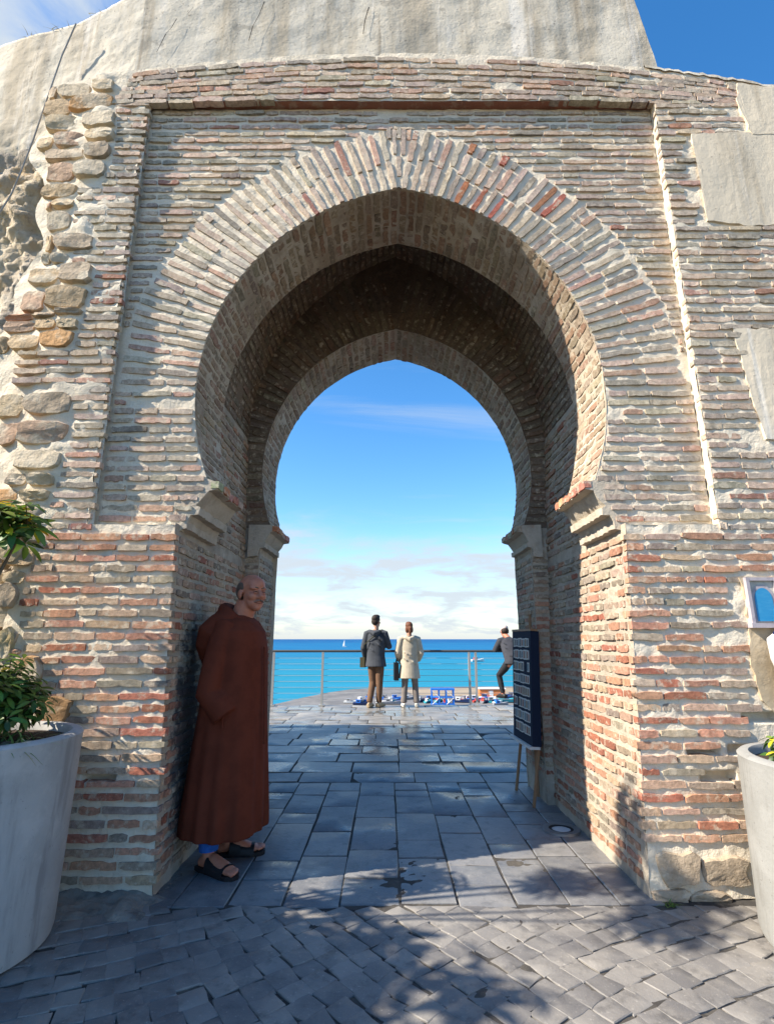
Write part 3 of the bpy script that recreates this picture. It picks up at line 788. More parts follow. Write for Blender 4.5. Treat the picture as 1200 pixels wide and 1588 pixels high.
# quoin stones between brick and rubble: (px, py, w, h, colour)
ST = [(132, 135, 30, 25, 0), (161, 127, 22, 20, 1), (140, 158, 66, 24, 2), (132, 192, 60, 26, 3), (127, 212, 56, 11, 1), (135, 238, 52, 34, 2), (100, 246, 17, 30, 2), (59, 332, 26, 26, 2), (102, 322, 50, 30, 3),
      (70, 372, 56, 34, 3), (114, 367, 30, 34, 3), (39, 405, 27, 22, 1), (65, 412, 15, 25, 3), (92, 440, 45, 20, 4), (122, 442, 15, 25, 1), (103, 467, 52, 33, 2), (107, 510, 20, 35, 5), (71, 557, 38, 26, 4), (101, 551, 22, 22, 4),
      (75, 669, 19, 34, 4), (47, 697, 30, 10, 6), (36, 712, 40, 11, 6), (70, 711, 18, 11, 6), (36, 763, 42, 64, 7), (11, 999, 22, 42, 5), (42, 1042, 44, 40, 8), (90, 1100, 42, 32, 8), (14, 925, 26, 34, 3), (20, 858, 30, 26, 2)]
SCOL = [(0.54, 0.46, 0.34), (0.52, 0.31, 0.15), (0.55, 0.44, 0.29), (0.43, 0.345, 0.25), (0.50, 0.375, 0.235), (0.50, 0.39, 0.21), (0.45, 0.25, 0.16), (0.48, 0.335, 0.235), (0.36, 0.22, 0.11)]
STM = [mat('quoin_stone', c, 0.93, [(tuple(q * 0.6 for q in c), 9, 0.45, 0.68, 0.7), (tuple(min(.8, q * 1.3) for q in c), 14, 0.52, 0.7, 0.6), ((0.62, 0.54, 0.41), 5.5, 0.50, 0.64, 0.8)], (26, 0.8, 0.02), 0.15) for c in SCOL]
def stone_block(x, z, hw, hh, y, m, parent, pw=4.5, jag=0.14):
    V = []; F = []; n = 16; sd = rnd.uniform(0, 50); tx, tz = rnd.uniform(-.012, .012), rnd.uniform(-.012, .012)
    for (rs, yy) in ((1.03, 0.06), (1.0, -0.002), (0.95, -0.012), (0.55, -0.014)):
        for j in range(n):
            t = 2 * math.pi * (j + .5) / n; ct, st = math.cos(t), math.sin(t); k = (abs(ct) ** pw + abs(st) ** pw) ** (-1 / pw)
            k *= 1 + jag * float(vn(np.array([ct * 1.9 + sd, st * 1.9, 0]), 1.0)) * 2
            V.append((x + ct * k * hw * rs, y + yy + ct * tx + st * tz + rnd.uniform(-.004, .004), z + st * k * hh * rs))
    V.append((x, y - 0.015 + rnd.uniform(-.006, .006), z))
    for r in range(3):
        for j in range(n): F.append((r * n + j, (r + 1) * n + j, (r + 1) * n + (j + 1) % n, r * n + (j + 1) % n)[::-1])
    for j in range(n): F.append((3 * n + (j + 1) % n, 3 * n + j, len(V) - 1)[::-1])
    return mo('stone', V, F, m, parent, 30)
# coursed stones between the brick edge and the rubble
z = 1.02
while z < 5.62:
    hgt = rnd.choice((0.055, 0.10, 0.14, 0.17, 0.20)); xr = left_edge(z + hgt / 2) - 0.012; xl = (BANDX(z) if z > AB else -2.62) + rnd.uniform(0.0, 0.12)
    if 2.95 < z < 3.25: z += 0.1; continue
    x = xr
    while x > xl + 0.04:
        w = min(rnd.uniform(0.9, 2.1) * hgt + 0.04, x - xl) if hgt > .06 else rnd.uniform(.14, .24)
        cx = x - w / 2; hh = hgt / 2 * rnd.uniform(.80, 1.0) - .006
        m = STM[rnd.choice((0, 2, 2, 3, 3, 4, 4, 7, 1))] if hgt > .06 else STM[rnd.choice((0, 6, 3, 1))]
        y = YF - 0.012 + 0.17 * max(0, -2.2 - cx) - 0.010
        stone_block(cx, z + hgt / 2 + rnd.uniform(-.008, .008), max(.02, w / 2 - .010), hh, y, m, town)
        x -= w + rnd.uniform(-.006, .008)
    z += hgt + rnd.uniform(-0.004, 0.010)
for (px, py, w, h, c) in ((11, 999, 22, 42, 5), (42, 1042, 44, 40, 8), (90, 1100, 42, 32, 8), (14, 925, 26, 34, 3), (20, 858, 30, 26, 2)):
    C = atY(px, py, YF); q = (C - Vector((0, 0, CAM_Z))).dot(Vector((0, CP, SP))) / FPX; stone_block(C.x, C.z, w * q / 2 * 1.1, h * q / 2 * 1.1, YF - .03, STM[c], town, 2.6, .2)
# rough footing stones under the right pier
for (px, py, w, h) in ((1052, 1347, 62, 48), (1122, 1352, 66, 42), (1040, 1392, 56, 22), (1100, 1394, 58, 20)):
    C = atY(px, py, YF); q = (C - Vector((0, 0, CAM_Z))).dot(Vector((0, CP, SP))) / FPX; stone_block(C.x, C.z, w * q / 2, h * q / 2, YF - .012, STM[3], gate, 4, .22); 
# cable down the rubble wall
mb = MB(); cab = [(118, 36), (96, 86), (74, 150), (52, 215), (34, 262), (18, 300), (-6, 338), (-40, 390)]
mb.tube([atY(a, b, wally(atY(a, b, 3.3).x) - 0.10 + (0.03 if i % 2 else 0)) for i, (a, b) in enumerate(cab)], 0.006, 6)
tag(mb.obj('hanging_cable', mat('cable_grey', (0.35, 0.34, 0.32), 0.6), None, 60), 'thin grey cable hanging down the rubble wall at upper left', 'cable')

# ------------------------------------------------------------------ ground, terrace, quay, sea
DIRT = mat('joint_dirt', (0.045, 0.042, 0.040), 0.95, [((0.10, 0.09, 0.075), 5, 0.45, 0.7, 0.7), ((0.16, 0.145, 0.12), 22, 0.55, 0.72, 0.5)], (30, 0.8, 0.01), 0.2)
mb = MB(); mb.box(-16, 16, -14, 11.62, -0.9, -0.008)
tag(mb.obj('ground', DIRT), kind='structure')
def slab_material(name, base, dark, light, wet):
    m, nt, b = NT(name)
    oi = nt.nodes.new('ShaderNodeObjectInfo')
    c = nmix(nt, nramp(nt, oi.outputs['Random'], 0, 1, 0.0, 1.0), base, dark)
    c = nmix(nt, nramp(nt, nnoise(nt, 3.5, 7, 0.65), 0.42, 0.66, 0, 0.55), c, light)
    c = nmix(nt, nramp(nt, nnoise(nt, 9, 7, 0.7), 0.50, 0.70, 0, 0.55), c, tuple(q * 0.45 for q in dark))
    c = nmix(nt, nramp(nt, nnoise(nt, 60, 5, 0.7), 0.58, 0.72, 0, 0.45), c, tuple(min(.7, q * 1.8) for q in light))
    w = nramp(nt, nnoise(nt, wet[0], 5, 0.6), wet[1], wet[2])
    c = nmix(nt, nmath(nt, 'MULTIPLY', w, 0.5), c, tuple(q * 0.5 for q in dark))
    nt.links.new(c, b.inputs['Base Color'])
    nt.links.new(nramp(nt, w, 0, 1, wet[3], wet[4]), b.inputs['Roughness'])
    b.inputs['Specular IOR Level'].default_value = 0.5
    nbump(nt, b, nnoise(nt, 16, 9, 0.68), 0.45, 0.012)
    return m
SLAB = slab_material('slate_slab', (0.195, 0.193, 0.192), (0.125, 0.13, 0.14), (0.27, 0.26, 0.24), (1.1, 0.50, 0.66, 0.50, 0.20))
SLAB_F = slab_material('terrace_slab', (0.25, 0.235, 0.21), (0.17, 0.165, 0.155), (0.34, 0.315, 0.275), (0.9, 0.46, 0.60, 0.42, 0.14))
COBB = slab_material('basalt_cobble', (0.225, 0.212, 0.195), (0.135, 0.13, 0.127), (0.29, 0.268, 0.235), (1.5, 0.6, 0.8, 0.62, 0.4))
def slab(name, pts, parent, m, h=0.02, chamf=0.006, tilt=0.003):
    """pts: four corners (x,y); a stone with worn edges"""
    c = Vector((sum(p[0] for p in pts) / 4, sum(p[1] for p in pts) / 4, 0)); V = []; tx, ty, tz = rnd.uniform(-tilt, tilt), rnd.uniform(-tilt, tilt), rnd.uniform(-tilt, tilt) * 0.6
    P = []
    for i, (a, b) in enumerate(zip(pts, pts[1:] + pts[:1])):
        a = Vector((*a, 0)); b = Vector((*b, 0)); P.append(a + (c - a).normalized() * chamf * rnd.uniform(0.3, 1.2)); P.append(a.lerp(b, rnd.uniform(.4, .6)) + (c - a.lerp(b, .5)).normalized() * rnd.uniform(-.003, .005))
    n = len(P); w = max((a - c).length for a in P)
    for lv, (ins, zz) in enumerate(((0, -0.03), (0, -chamf * 0.7), (chamf, 0))):
        for p in P:
            q = p + (c - p).normalized() * ins
            z = zz + ((q.x - c.x) * tx + (q.y - c.y) * ty) / max(w, .05) + tz if lv else zz
            V.append((q.x, q.y, z + (rnd.uniform(-.0015, .0015) if lv else 0)))
    V.append((c.x, c.y, tz + rnd.uniform(-.001, .002)))
    F = []
    for lv in range(2):
        for i in range(n): F.append((lv * n + i, lv * n + (i + 1) % n, (lv + 1) * n + (i + 1) % n, (lv + 1) * n + i))
    for i in range(n): F.append((2 * n + i, 2 * n + (i + 1) % n, 3 * n))
    return mo(name, V, F, m, parent, 35)
ground = bpy.data.objects['ground']
# passage slabs: columns running inwards
cols = [-1.30, -1.12, -0.84, -0.545, -0.25, 0.07, 0.375, 0.68, 0.955, 1.22, 1.46]
for a, b in zip(cols[:-1], cols[1:]):
    y = 3.13 + rnd.uniform(-0.03, 0.03)
    while y < 5.50:
        L = rnd.choice((0.22, 0.3, 0.42, 0.55, 0.62)) * rnd.uniform(.9, 1.1)
        if 5.52 - (y + L) < 0.2: L = 5.52 - y
        g = 0.003
        j = lambda: rnd.uniform(-0.004, 0.004)
        slab('paving_slab', [(a + g + j(), y + g + j()), (b - g + j(), y + g + j()), (b - g + j(), y + L - g + j()), (a + g + j(), y + L - g + j())], ground, SLAB)
        y += L
# terrace beyond: rows across
y = 5.53; k = 0
while y < 11.4:
    d = rnd.uniform(0.34, 0.50); x = -3.3 - rnd.uniform(0, .4) if y > 6.8 else -2.0 - rnd.uniform(0, .3)
    xe = 3.6 if y > 6.8 else 2.2
    d = min(d, 11.60 - y)
    while x < xe:
        L = rnd.uniform(0.38, 0.72); g = 0.006
        j = lambda: rnd.uniform(-0.006, 0.006)
        slab('paving_slab', [(x + g + j(), y + g + j()), (x + L - g + j(), y + g + j()), (x + L - g + j(), y + d - g + j()), (x + g + j(), y + d - g + j())], ground, SLAB_F if y > 5.6 else SLAB, tilt=0.006)
        x += L
    y += d
# cobbles in front, laid in shallow arcs
def cobbles():
    cand = []
    s = 0.108; ang = R(33)
    for i in range(-38, 39):
        for j in range(-38, 39):
            u = i * s; v = j * s * 1.02
            x = u * math.cos(ang) - v * math.sin(ang); y = u * math.sin(ang) + v * math.cos(ang) + 2.35
            y += 0.10 * math.sin(x * 2.1)         # bend of the arcs
            if -2.9 < x < 3.0 and 1.5 < y < 3.14 - (0.0): cand.append((x, y))
    def corners(x, y):
        a = ang + 0.2 * math.cos(x * 2.1) + rnd.uniform(-.12, .12); q = []; x += rnd.uniform(-.008, .008); y += rnd.uniform(-.008, .008)
        for (dx, dy) in ((-1, -1), (1, -1), (1, 1), (-1, 1)):
            dx = dx * (s / 2 + 0.003) + rnd.uniform(-.009, .004); dy = dy * (s / 2 + 0.003) + rnd.uniform(-.009, .004)
            q.append((x + dx * math.cos(a) - dy * math.sin(a), min(3.125, y + dx * math.sin(a) + dy * math.cos(a))))
        return q
    def score(c):
        d = Vector((c[0], c[1], -CAM_Z)); dep = d.y * CP + d.z * SP; px = abs(d.x / dep * FPX); py = (d.y * SP - d.z * CP) / dep * FPX
        return (px < 640 and py < 830, 1 / d.length)
    cand.sort(key=lambda c: score(c), reverse=True)
    for c in cand[:300]: slab('cobble', corners(*c), ground, COBB, chamf=0.004, tilt=0.0022)
    V = []; F = []
    for c in cand[300:]:
        q = corners(*c); n = len(V); V += [(p[0], p[1], -0.03) for p in q] + [(p[0] * .92 + c[0] * .08, p[1] * .92 + c[1] * .08, rnd.uniform(-.004, .003)) for p in q]
        F += [(n, n + 1, n + 5, n + 4), (n + 1, n + 2, n + 6, n + 5), (n + 2, n + 3, n + 7, n + 6), (n + 3, n, n + 4, n + 7), (n + 4, n + 5, n + 6, n + 7)]
    if F:
        o = mo('cobbles', V, F, COBB, ground); o['kind'] = 'stuff'
    print('cobbles', len(cand))
cobbles()
# dust and grit that fills most of the joints
V = []; nx, ny = 230, 190
G = np.zeros((nx, ny, 3)); G[..., 0] = np.linspace(-2.9, 3.0, nx)[:, None]; G[..., 1] = np.linspace(1.5, 5.52, ny)[None]; G[..., 2] = 0
G[..., 2] = -0.0068 + 0.006 * fbm(G, 3.0, 3) + 0.006 * fbm(G, 22, 3)
ii = np.arange(nx * ny).reshape(nx, ny); F = np.stack([ii[:-1, :-1], ii[1:, :-1], ii[1:, 1:], ii[:-1, 1:]], -1).reshape(-1, 4).tolist()
o = mo('joint_grit', G.reshape(-1, 3).tolist(), F, mat('joint_grit', (0.085, 0.078, 0.068), 0.95, [((0.045, 0.042, 0.04), 4, 0.42, 0.62, 0.8), ((0.15, 0.135, 0.11), 14, 0.52, 0.7, 0.6)], (60, 0.8, 0.006), 0.2), ground, 179); o['kind'] = 'stuff'
# loose cement and dirt against the left pier foot
V = []; F = []; nx, ny = 40, 18
for jx in range(nx):
    for jy in range(ny):
        x = -2.2 + 1.05 * jx / (nx - 1); y = 2.95 + 0.27 * jy / (ny - 1)
        e = min(1, jy / 4, (nx - 1 - jx) / 8); h = 0.055 * e * (0.4 + 0.6 * jy / ny) + 0.05 * float(fbm(np.array([x, y, 0]), 9, 4)) * e - 0.012
        V.append((x, y + 0.0, h))
F = [(a * ny + b, (a + 1) * ny + b, (a + 1) * ny + b + 1, a * ny + b + 1) for a in range(nx - 1) for b in range(ny - 1)]
o = mo('cement_fillet', V, F, mat('cement_fillet', (0.26, 0.235, 0.20), 0.95, [((0.13, 0.12, 0.11), 7, 0.45, 0.65, 0.8), ((0.38, 0.34, 0.28), 13, 0.55, 0.7, 0.6)], (30, 0.9, 0.02), 0.15), ground, 179)

# sea and quay far below
SEA_Z = -20.0
def sea_mat():
    m, nt, b = NT('sea_water')
    g = nt.nodes.new('ShaderNodeNewGeometry'); s = nt.nodes.new('ShaderNodeSeparateXYZ'); nt.links.new(g.outputs['Position'], s.inputs[0])
    d = nt.nodes.new('ShaderNodeMath'); d.operation = 'LOGARITHM'; nt.links.new(s.outputs[1], d.inputs[0]); d.inputs[1].default_value = 10
    c = nmix(nt, nramp(nt, d.outputs[0], 2.45, 3.2), (0.014, 0.19, 0.28), (0.006, 0.105, 0.25))     # shallow to deep water
    c = nmix(nt, nramp(nt, d.outputs[0], 3.1, 3.9), c, (0.004, 0.055, 0.19))
    n = nnoise(nt, 0.02, 8, 0.68, (0.25, 1.8, 1))
    c = nmix(nt, nramp(nt, n, 0.42, 0.68, 0, 0.6), c, (0.025, 0.22, 0.36))
    nt.links.new(c, b.inputs['Base Color']); b.inputs['Roughness'].default_value = 0.55; b.inputs['Specular IOR Level'].default_value = 0.04
    nbump(nt, b, nnoise(nt, 0.25, 6, 0.6, (0.5, 1.4, 1)), 0.6, 0.6)
    return m
V = [(-60000, 60, SEA_Z), (60000, 60, SEA_Z), (60000, 60000, SEA_Z), (-60000, 60000, SEA_Z)]
tag(mo('sea', V, [(0, 1, 2, 3)], sea_mat()), kind='structure')
QZ = -18.6
QM = mat('quay_concrete', (0.17, 0.165, 0.16), 0.9, [((0.10, 0.10, 0.10), 0.09, 0.42, 0.6, 0.7), ((0.24, 0.225, 0.20), 0.3, 0.5, 0.7, 0.6)], None)
shore = [(300, 1112), (432, 1091), (470, 1082), (510, 1074), (545, 1069), (580, 1067), (640, 1066), (730, 1065), (900, 1064), (1100, 1064)]
pts = [atZ(a, b, QZ) for a, b in shore]
V = [tuple(p) for p in pts] + [(p.x, p.y, SEA_Z - 1) for p in pts] + [(400, 20, QZ), (-300, 20, QZ)]
n = len(pts); F = [tuple(range(n)) + (2 * n, 2 * n + 1)] + [(i, i + 1, n + i + 1, n + i)[::-1] for i in range(n - 1)]
tag(mo('quay', V, F, QM), kind='structure')
SAND = mat('beach_sand', (0.31, 0.25, 0.175), 0.95, [((0.24, 0.19, 0.135), 0.1, 0.45, 0.6, 0.7)])
q = [atZ(a, b, QZ + 0.15) for a, b in ((628, 1070), (730, 1067), (1000, 1066), (1000, 1080), (760, 1080), (640, 1077))]
mb = MB(); mb.put(q + [Vector((p.x, p.y, QZ - .2)) for p in q], [tuple(range(6))] + [(i, (i + 1) % 6, 6 + (i + 1) % 6, 6 + i) for i in range(6)])
tag(mb.obj('sand_beach', SAND), kind='structure')
PAINT = {k: mat('paint_' + k, c, 0.5, [(tuple(q * 0.7 for q in c), 0.8, 0.5, 0.7, 0.5)]) for k, c in dict(blue=(0.02, 0.16, 0.55), white=(0.75, 0.75, 0.72), red=(0.5, 0.06, 0.04), navy=(0.02, 0.04, 0.12), grey=(0.25, 0.26, 0.28), teal=(0.03, 0.3, 0.36), orange=(0.6, 0.2, 0.06), black=(0.015, 0.015, 0.018)).items()}
def boat(px, py, Z, length, yaw, hull, cab, label, group=None, mast=True):
    P = atZ(px, py, Z); e = empty('fishing_boat', P, label, 'boat', group, (0, 0, R(yaw)))
    L, B, D = length, length * 0.27, length * 0.14; V = []; F = []; n = 9
    for i in range(n):
        t = i / (n - 1); x = (t - 0.5) * L; w = B / 2 * (1 - max(0, (t - 0.45) / 0.55) ** 2.2) * (0.82 + 0.18 * min(1, t * 4)); sh = D * (1 + 0.55 * max(0, t - .4) ** 1.5 * 2)
        V += [(x, 0, 0), (x, w * 0.7 + .01, D * 0.25), (x, w + .02, sh), (x, w * .9, sh - .03), (x, 0, sh * .75), (x, -w * .9, sh - .03), (x, -w - .02, sh), (x, -w * 0.7 - .01, D * .25)]
    for i in range(n - 1):
        for j in range(8): F.append((i * 8 + j, i * 8 + (j + 1) % 8, (i + 1) * 8 + (j + 1) % 8, (i + 1) * 8 + j)[::-1])
    F += [tuple(range(8)), tuple((n - 1) * 8 + j for j in range(7, -1, -1))]
    mo('hull', V, F, PAINT[hull], e, None, True)
    m = MB(); m.box(-L * .32, -L * .08, -B * .28, B * .28, D * .7, D * 1.9); m.box(-L * .34, -L * .04, -B * .32, B * .32, D * 1.9, D * 2.0); m.obj('cabin', PAINT[cab], e, None, True)
    m = MB(); 
    for yy in (-1, 1): m.box(-L * .27, -L * .13, yy * B * .283 - .01, yy * B * .283 + .01, D * 1.3, D * 1.7)
    m.obj('window', PAINT['black'], e, None, True)
    if mast: m = MB(); m.tube([(L * .05, 0, D * .7), (L * .05, 0, L * .5)], 0.035 * L / 6, 6); m.tube([(L * .05, 0, L * .42), (L * .30, 0, L * .22)], 0.02 * L / 6, 6); m.obj('mast', PAINT['grey'], e, None, True)
    return e
BG = 'small boats hauled out on the quay below'
for i, (px, py, L, yaw, h, c, lb) in enumerate([
    (610, 1088, 5, 20, 'blue', 'white', 'small blue boat hauled up just right of the standing man'), (596, 1090, 6, -30, 'white', 'blue', 'white boat with blue cabin beside the man in grey jacket'),
    (560, 1089, 6, 70, 'grey', 'white', 'grey boat hauled up behind the man in grey jacket'), (655, 1088, 6, 10, 'navy', 'grey', 'navy boat hauled up behind the woman in cream coat'),
    (664, 1090, 5, 60, 'teal', 'white', 'teal boat left of the blue lattice frame'), (716, 1090, 6, -20, 'navy', 'white', 'navy boat with white cabin right of the blue lattice frame'),
    (727, 1086, 5, 40, 'red', 'white', 'red boat hauled up behind the railing posts'), (741, 1088, 7, 5, 'blue', 'white', 'long blue boat with white cabin below the rail'),
    (756, 1085, 6, -35, 'white', 'navy', 'white boat with navy cabin left of the leaning man'), (766, 1090, 6, 15, 'navy', 'grey', 'navy boat with grey cabin under the leaning man'),
    (545, 1091, 5, -10, 'white', 'grey', 'white boat with grey cabin leftmost on the quay'), (786, 1090, 8, 0, 'teal', 'teal', 'long teal boat below the shoe of the leaning man'),
    (634, 1085, 5, 35, 'grey', 'white', 'grey boat between the legs of the woman')]):
    boat(px, py, QZ, L, yaw, h, c, lb, BG, mast=(i % 2 == 0))
PAIRS = [(a_, b_) for a_ in ('blue', 'white', 'navy', 'grey', 'teal', 'red', 'white', 'orange')[:6] for b_ in ('white', 'grey', 'navy', 'red', 'blue')]; rnd.shuffle(PAIRS)
for (hc_, cc_) in PAIRS[:26]:
    py_ = rnd.uniform(1081, 1094); px_ = rnd.uniform(552, 800)
    boat(px_, py_, QZ, rnd.uniform(3.5, 6), rnd.uniform(-80, 80), hc_, cc_, '%s boat with %s cabin among those crowded on the quay' % (hc_, cc_), 'boats crowded on the quay', mast=rnd.random() < .4)
boat(741, 1026, SEA_Z, 14, 20, 'white', 'red', 'white boat with red cabin out on the open water', mast=False)
# orange shed on the beach
P = atZ(764, 1081, QZ); e = empty('beach_shed', P, 'low orange shed on the beach beside the leaning man', 'shed')
m = MB(); m.box(-4.5, 4.5, 0, 5, 0, 2.6); m.obj('wall', PAINT['orange'], e, None, True); m = MB(); m.box(-4.8, 4.8, -.3, 5.3, 2.6, 2.9); m.obj('roof', PAINT['white'], e, None, True)
m = MB(); m.box(-1.2, .2, -.03, 0.02, 0, 2.1); m.obj('door', PAINT['white'], e, None, True)
# blue lattice frame on the quay
P = atZ(687, 1096, QZ); e = empty('blue_frame', P, 'blue metal lattice frame standing on the quay below the railing', 'frame structure')
wd, ht = 6.6, 5.0
for i in range(4):
    for yy in (0, 2.2):
        m = MB(); x = -wd / 2 + wd * i / 3; m.box(x - .18, x + .18, yy - .15, yy + .15, 0, ht); m.obj('post', PAINT['blue'], e, None, True)
for k, zz in enumerate((0.5, 2.5, 4.7)):
    m = MB(); m.box(-wd / 2 - .3, wd / 2 + .3, -.2, 2.4, zz, zz + (0.55 if k == 2 else .28)); m.obj('deck', PAINT['blue'], e, None, True)
for i in (0, 2):
    m = MB(); x = -wd / 2 + wd * i / 3; m.tube([(x, -.2, .6), (x + wd / 3, -.2, 2.5)], .09, 6); m.tube([(x, -.2, 4.6), (x + wd / 3, -.2, 2.7)], .09, 6); m.obj('brace', PAINT['white'], e, None, True)
# sailing boat near the horizon
P = atZ(534, 1003.5, SEA_Z); e = empty('sailing_boat', P, 'tiny white sailing boat far out near the horizon', 'sailing boat')
m = MB(); V = []; 
sc = 9.0
m.put([(-.6 * sc, -.15 * sc, .1), (.5 * sc, -.15 * sc, .1), (.9 * sc, 0, .25 * sc), (.5 * sc, .15 * sc, .1), (-.6 * sc, .15 * sc, .1), (-.65 * sc, -.2 * sc, .25 * sc), (.5 * sc, -.2 * sc, .25 * sc), (.5 * sc, .2 * sc, .25 * sc), (-.65 * sc, .2 * sc, .25 * sc)],
      [(4, 3, 2, 1, 0), (0, 1, 6, 5), (1, 2, 6), (2, 3, 7), (3, 4, 8, 7), (4, 0, 5, 8), (5, 6, 2, 7, 8)]); m.obj('hull', PAINT['white'], e, None, True)
m = MB(); m.put([(0, -.05, .4 * sc), (-.55 * sc, .1 * sc, .4 * sc), (0, 0, 2.2 * sc), (0, .08, .4 * sc), (-.55 * sc, .12 * sc, .4 * sc), (0, .08, 2.2 * sc)], [(0, 1, 2), (5, 4, 3), (0, 2, 5, 3), (0, 3, 4, 1), (1, 4, 5, 2)]); m.obj('sail', PAINT['white'], e, None, True)
m = MB(); m.tube([(0.02 * sc, 0, .2 * sc), (.02 * sc, 0, 2.3 * sc)], .12, 6); m.obj('mast', PAINT['grey'], e, None, True)

# ------------------------------------------------------------------ railing at the edge of the terrace
RAILM = mat('rail_dark', (0.06, 0.065, 0.07), 0.45, spec=0.5); POSTM = mat('galvanised_post', (0.42, 0.43, 0.42), 0.45, [((0.30, 0.24, 0.18), 8, 0.55, 0.7, 0.5)], spec=0.5, metal=0.4)
YRL = 11.5
rl = empty('terrace_railing', (0, YRL, 0), 'metal railing with wire cables along the terrace edge above the sea', 'railing')
m = MB(); m.tube([(-4.6, YRL, 1.10), (5.2, YRL, 1.10)], 0.026, 8); m.obj('top_rail', RAILM, rl, 40)
for (xa, xb) in ((-4.2, -4.2), (-2.50, -2.44), (-2.40, -2.34), (-1.36, -1.36), (1.74, 1.74), (1.88, 1.88), (3.4, 3.4), (4.9, 4.9)):
    m = MB(); m.box(xa - .022, xa + .022, YRL - .03, YRL + .03, 0, 1.08); m.box(xa - .06, xa + .06, YRL - .06, YRL + .06, 0, .02); m.obj('post', POSTM, rl)
for k in range(8):
    m = MB(); zz = 0.13 + k * 0.118; m.tube([(-4.6, YRL, zz), (5.2, YRL, zz)], 0.0045, 5); m.obj('wire', POSTM, rl)

# ------------------------------------------------------------------ concrete planters
CONC = mat('planter_concrete', (0.44, 0.435, 0.415), 0.85, [((0.34, 0.335, 0.32), 2.2, 0.42, 0.62, 0.7), ((0.52, 0.51, 0.48), 6, 0.52, 0.68, 0.6), ((0.23, 0.22, 0.21), 3.5, 0.52, 0.68, 0.6, (2.5, 2.5, 0.35)), ((0.2, 0.19, 0.18), 45, 0.62, 0.72, 0.5)], (35, 0.35, 0.01), 0.2)
CONC_W = mat('planter_whitewash', (0.30, 0.30, 0.285), 0.8, [((0.25, 0.25, 0.235), 3, 0.42, 0.62, 0.6), ((0.34, 0.34, 0.325), 7, 0.5, 0.68, 0.6), ((0.18, 0.17, 0.155), 4.0, 0.54, 0.70, 0.55, (2.5, 2.5, 0.35)), ((0.12, 0.11, 0.10), 50, 0.62, 0.70, 0.5)], (35, 0.35, 0.01), 0.2)
SOIL = mat('potting_soil', (0.05, 0.035, 0.025), 0.95, bump=(40, 0.9, 0.02))
def planter(C, r, h, m, label, rb=0.93):
    e = empty('concrete_planter', C, label, 'planter', 'round concrete planters beside the gateway')
    n = 64; prof = [(r * rb - 0.03, 0.0), (r * rb - 0.006, 0.012), (r * rb, 0.04), (r * (rb + (1 - rb) * .5), h * .5), (r, h - 0.03), (r + 0.002, h - 0.012), (r - 0.012, h), (r - 0.05, h + 0.001), (r - 0.06, h - 0.012), (r - 0.065, h - 0.10)]
    V = [(q * math.cos(2 * math.pi * j / n), q * math.sin(2 * math.pi * j / n), z) for q, z in prof for j in range(n)]
    F = [(i * n + j, i * n + (j + 1) % n, (i + 1) * n + (j + 1) % n, (i + 1) * n + j) for i in range(len(prof) - 1) for j in range(n)] + [tuple(range(n - 1, -1, -1))]
    mo('pot', V, F, m, e, 50, True)
    V = [(0, 0, h - 0.015)] + [((r - 0.062) * math.cos(2 * math.pi * j / n), (r - 0.062) * math.sin(2 * math.pi * j / n), h - 0.04) for j in range(n)]
    mo('soil', V, [(0, 1 + j, 1 + (j + 1) % n) for j in range(n)], SOIL, e, 179, True)
    return e
PL = Vector((-1.99, 2.70, 0)); PR = Vector((2.185, 2.66, 0))
pl_ = planter(PL, 0.46, 0.90, CONC, 'large grey concrete planter in shade at the left of the gateway', 0.96)
pr_ = planter(PR, 0.455, 0.80, CONC_W, 'sunlit whitish concrete planter with a red smear at right edge', 1.03)
# scratches and red paint smear
SCR = mat('scratch_mark', (0.05, 0.045, 0.045), 0.9); REDS = mat('red_paint_smear', (0.36, 0.10, 0.11), 0.7, [((0.30, 0.29, 0.28), 30, 0.40, 0.6, 0.85)])
def on_pot(C, r, a0, z0, a1, z1, w, m, name, parent):
    V = []; n = 6
    for i in range(n + 1):
        t = i / n; a = R(a0 + (a1 - a0) * t); z = z0 + (z1 - z0) * t; ww = w * math.sin(math.pi * (t * .8 + .1)) + .0008
        for s_ in (-1, 1): V.append((C.x + (r + .0025) * math.cos(a), C.y + (r + .0025) * math.sin(a), z + s_ * ww))
    mo(name, V, [(2 * i, 2 * i + 2, 2 * i + 3, 2 * i + 1) for i in range(n)], m, parent)
on_pot(PL, 0.456, -53, 0.60, -44, 0.635, .004, SCR, 'scratch', pl_); on_pot(PL, 0.456, -52, 0.625, -47, 0.65, .003, SCR, 'scratch', pl_); on_pot(PL, 0.456, -52, 0.545, -45, 0.565, .003, SCR, 'scratch', pl_)
on_pot(PR, 0.462, 203, 0.585, 245, 0.555, .022, REDS, 'paint_smear', pr_)

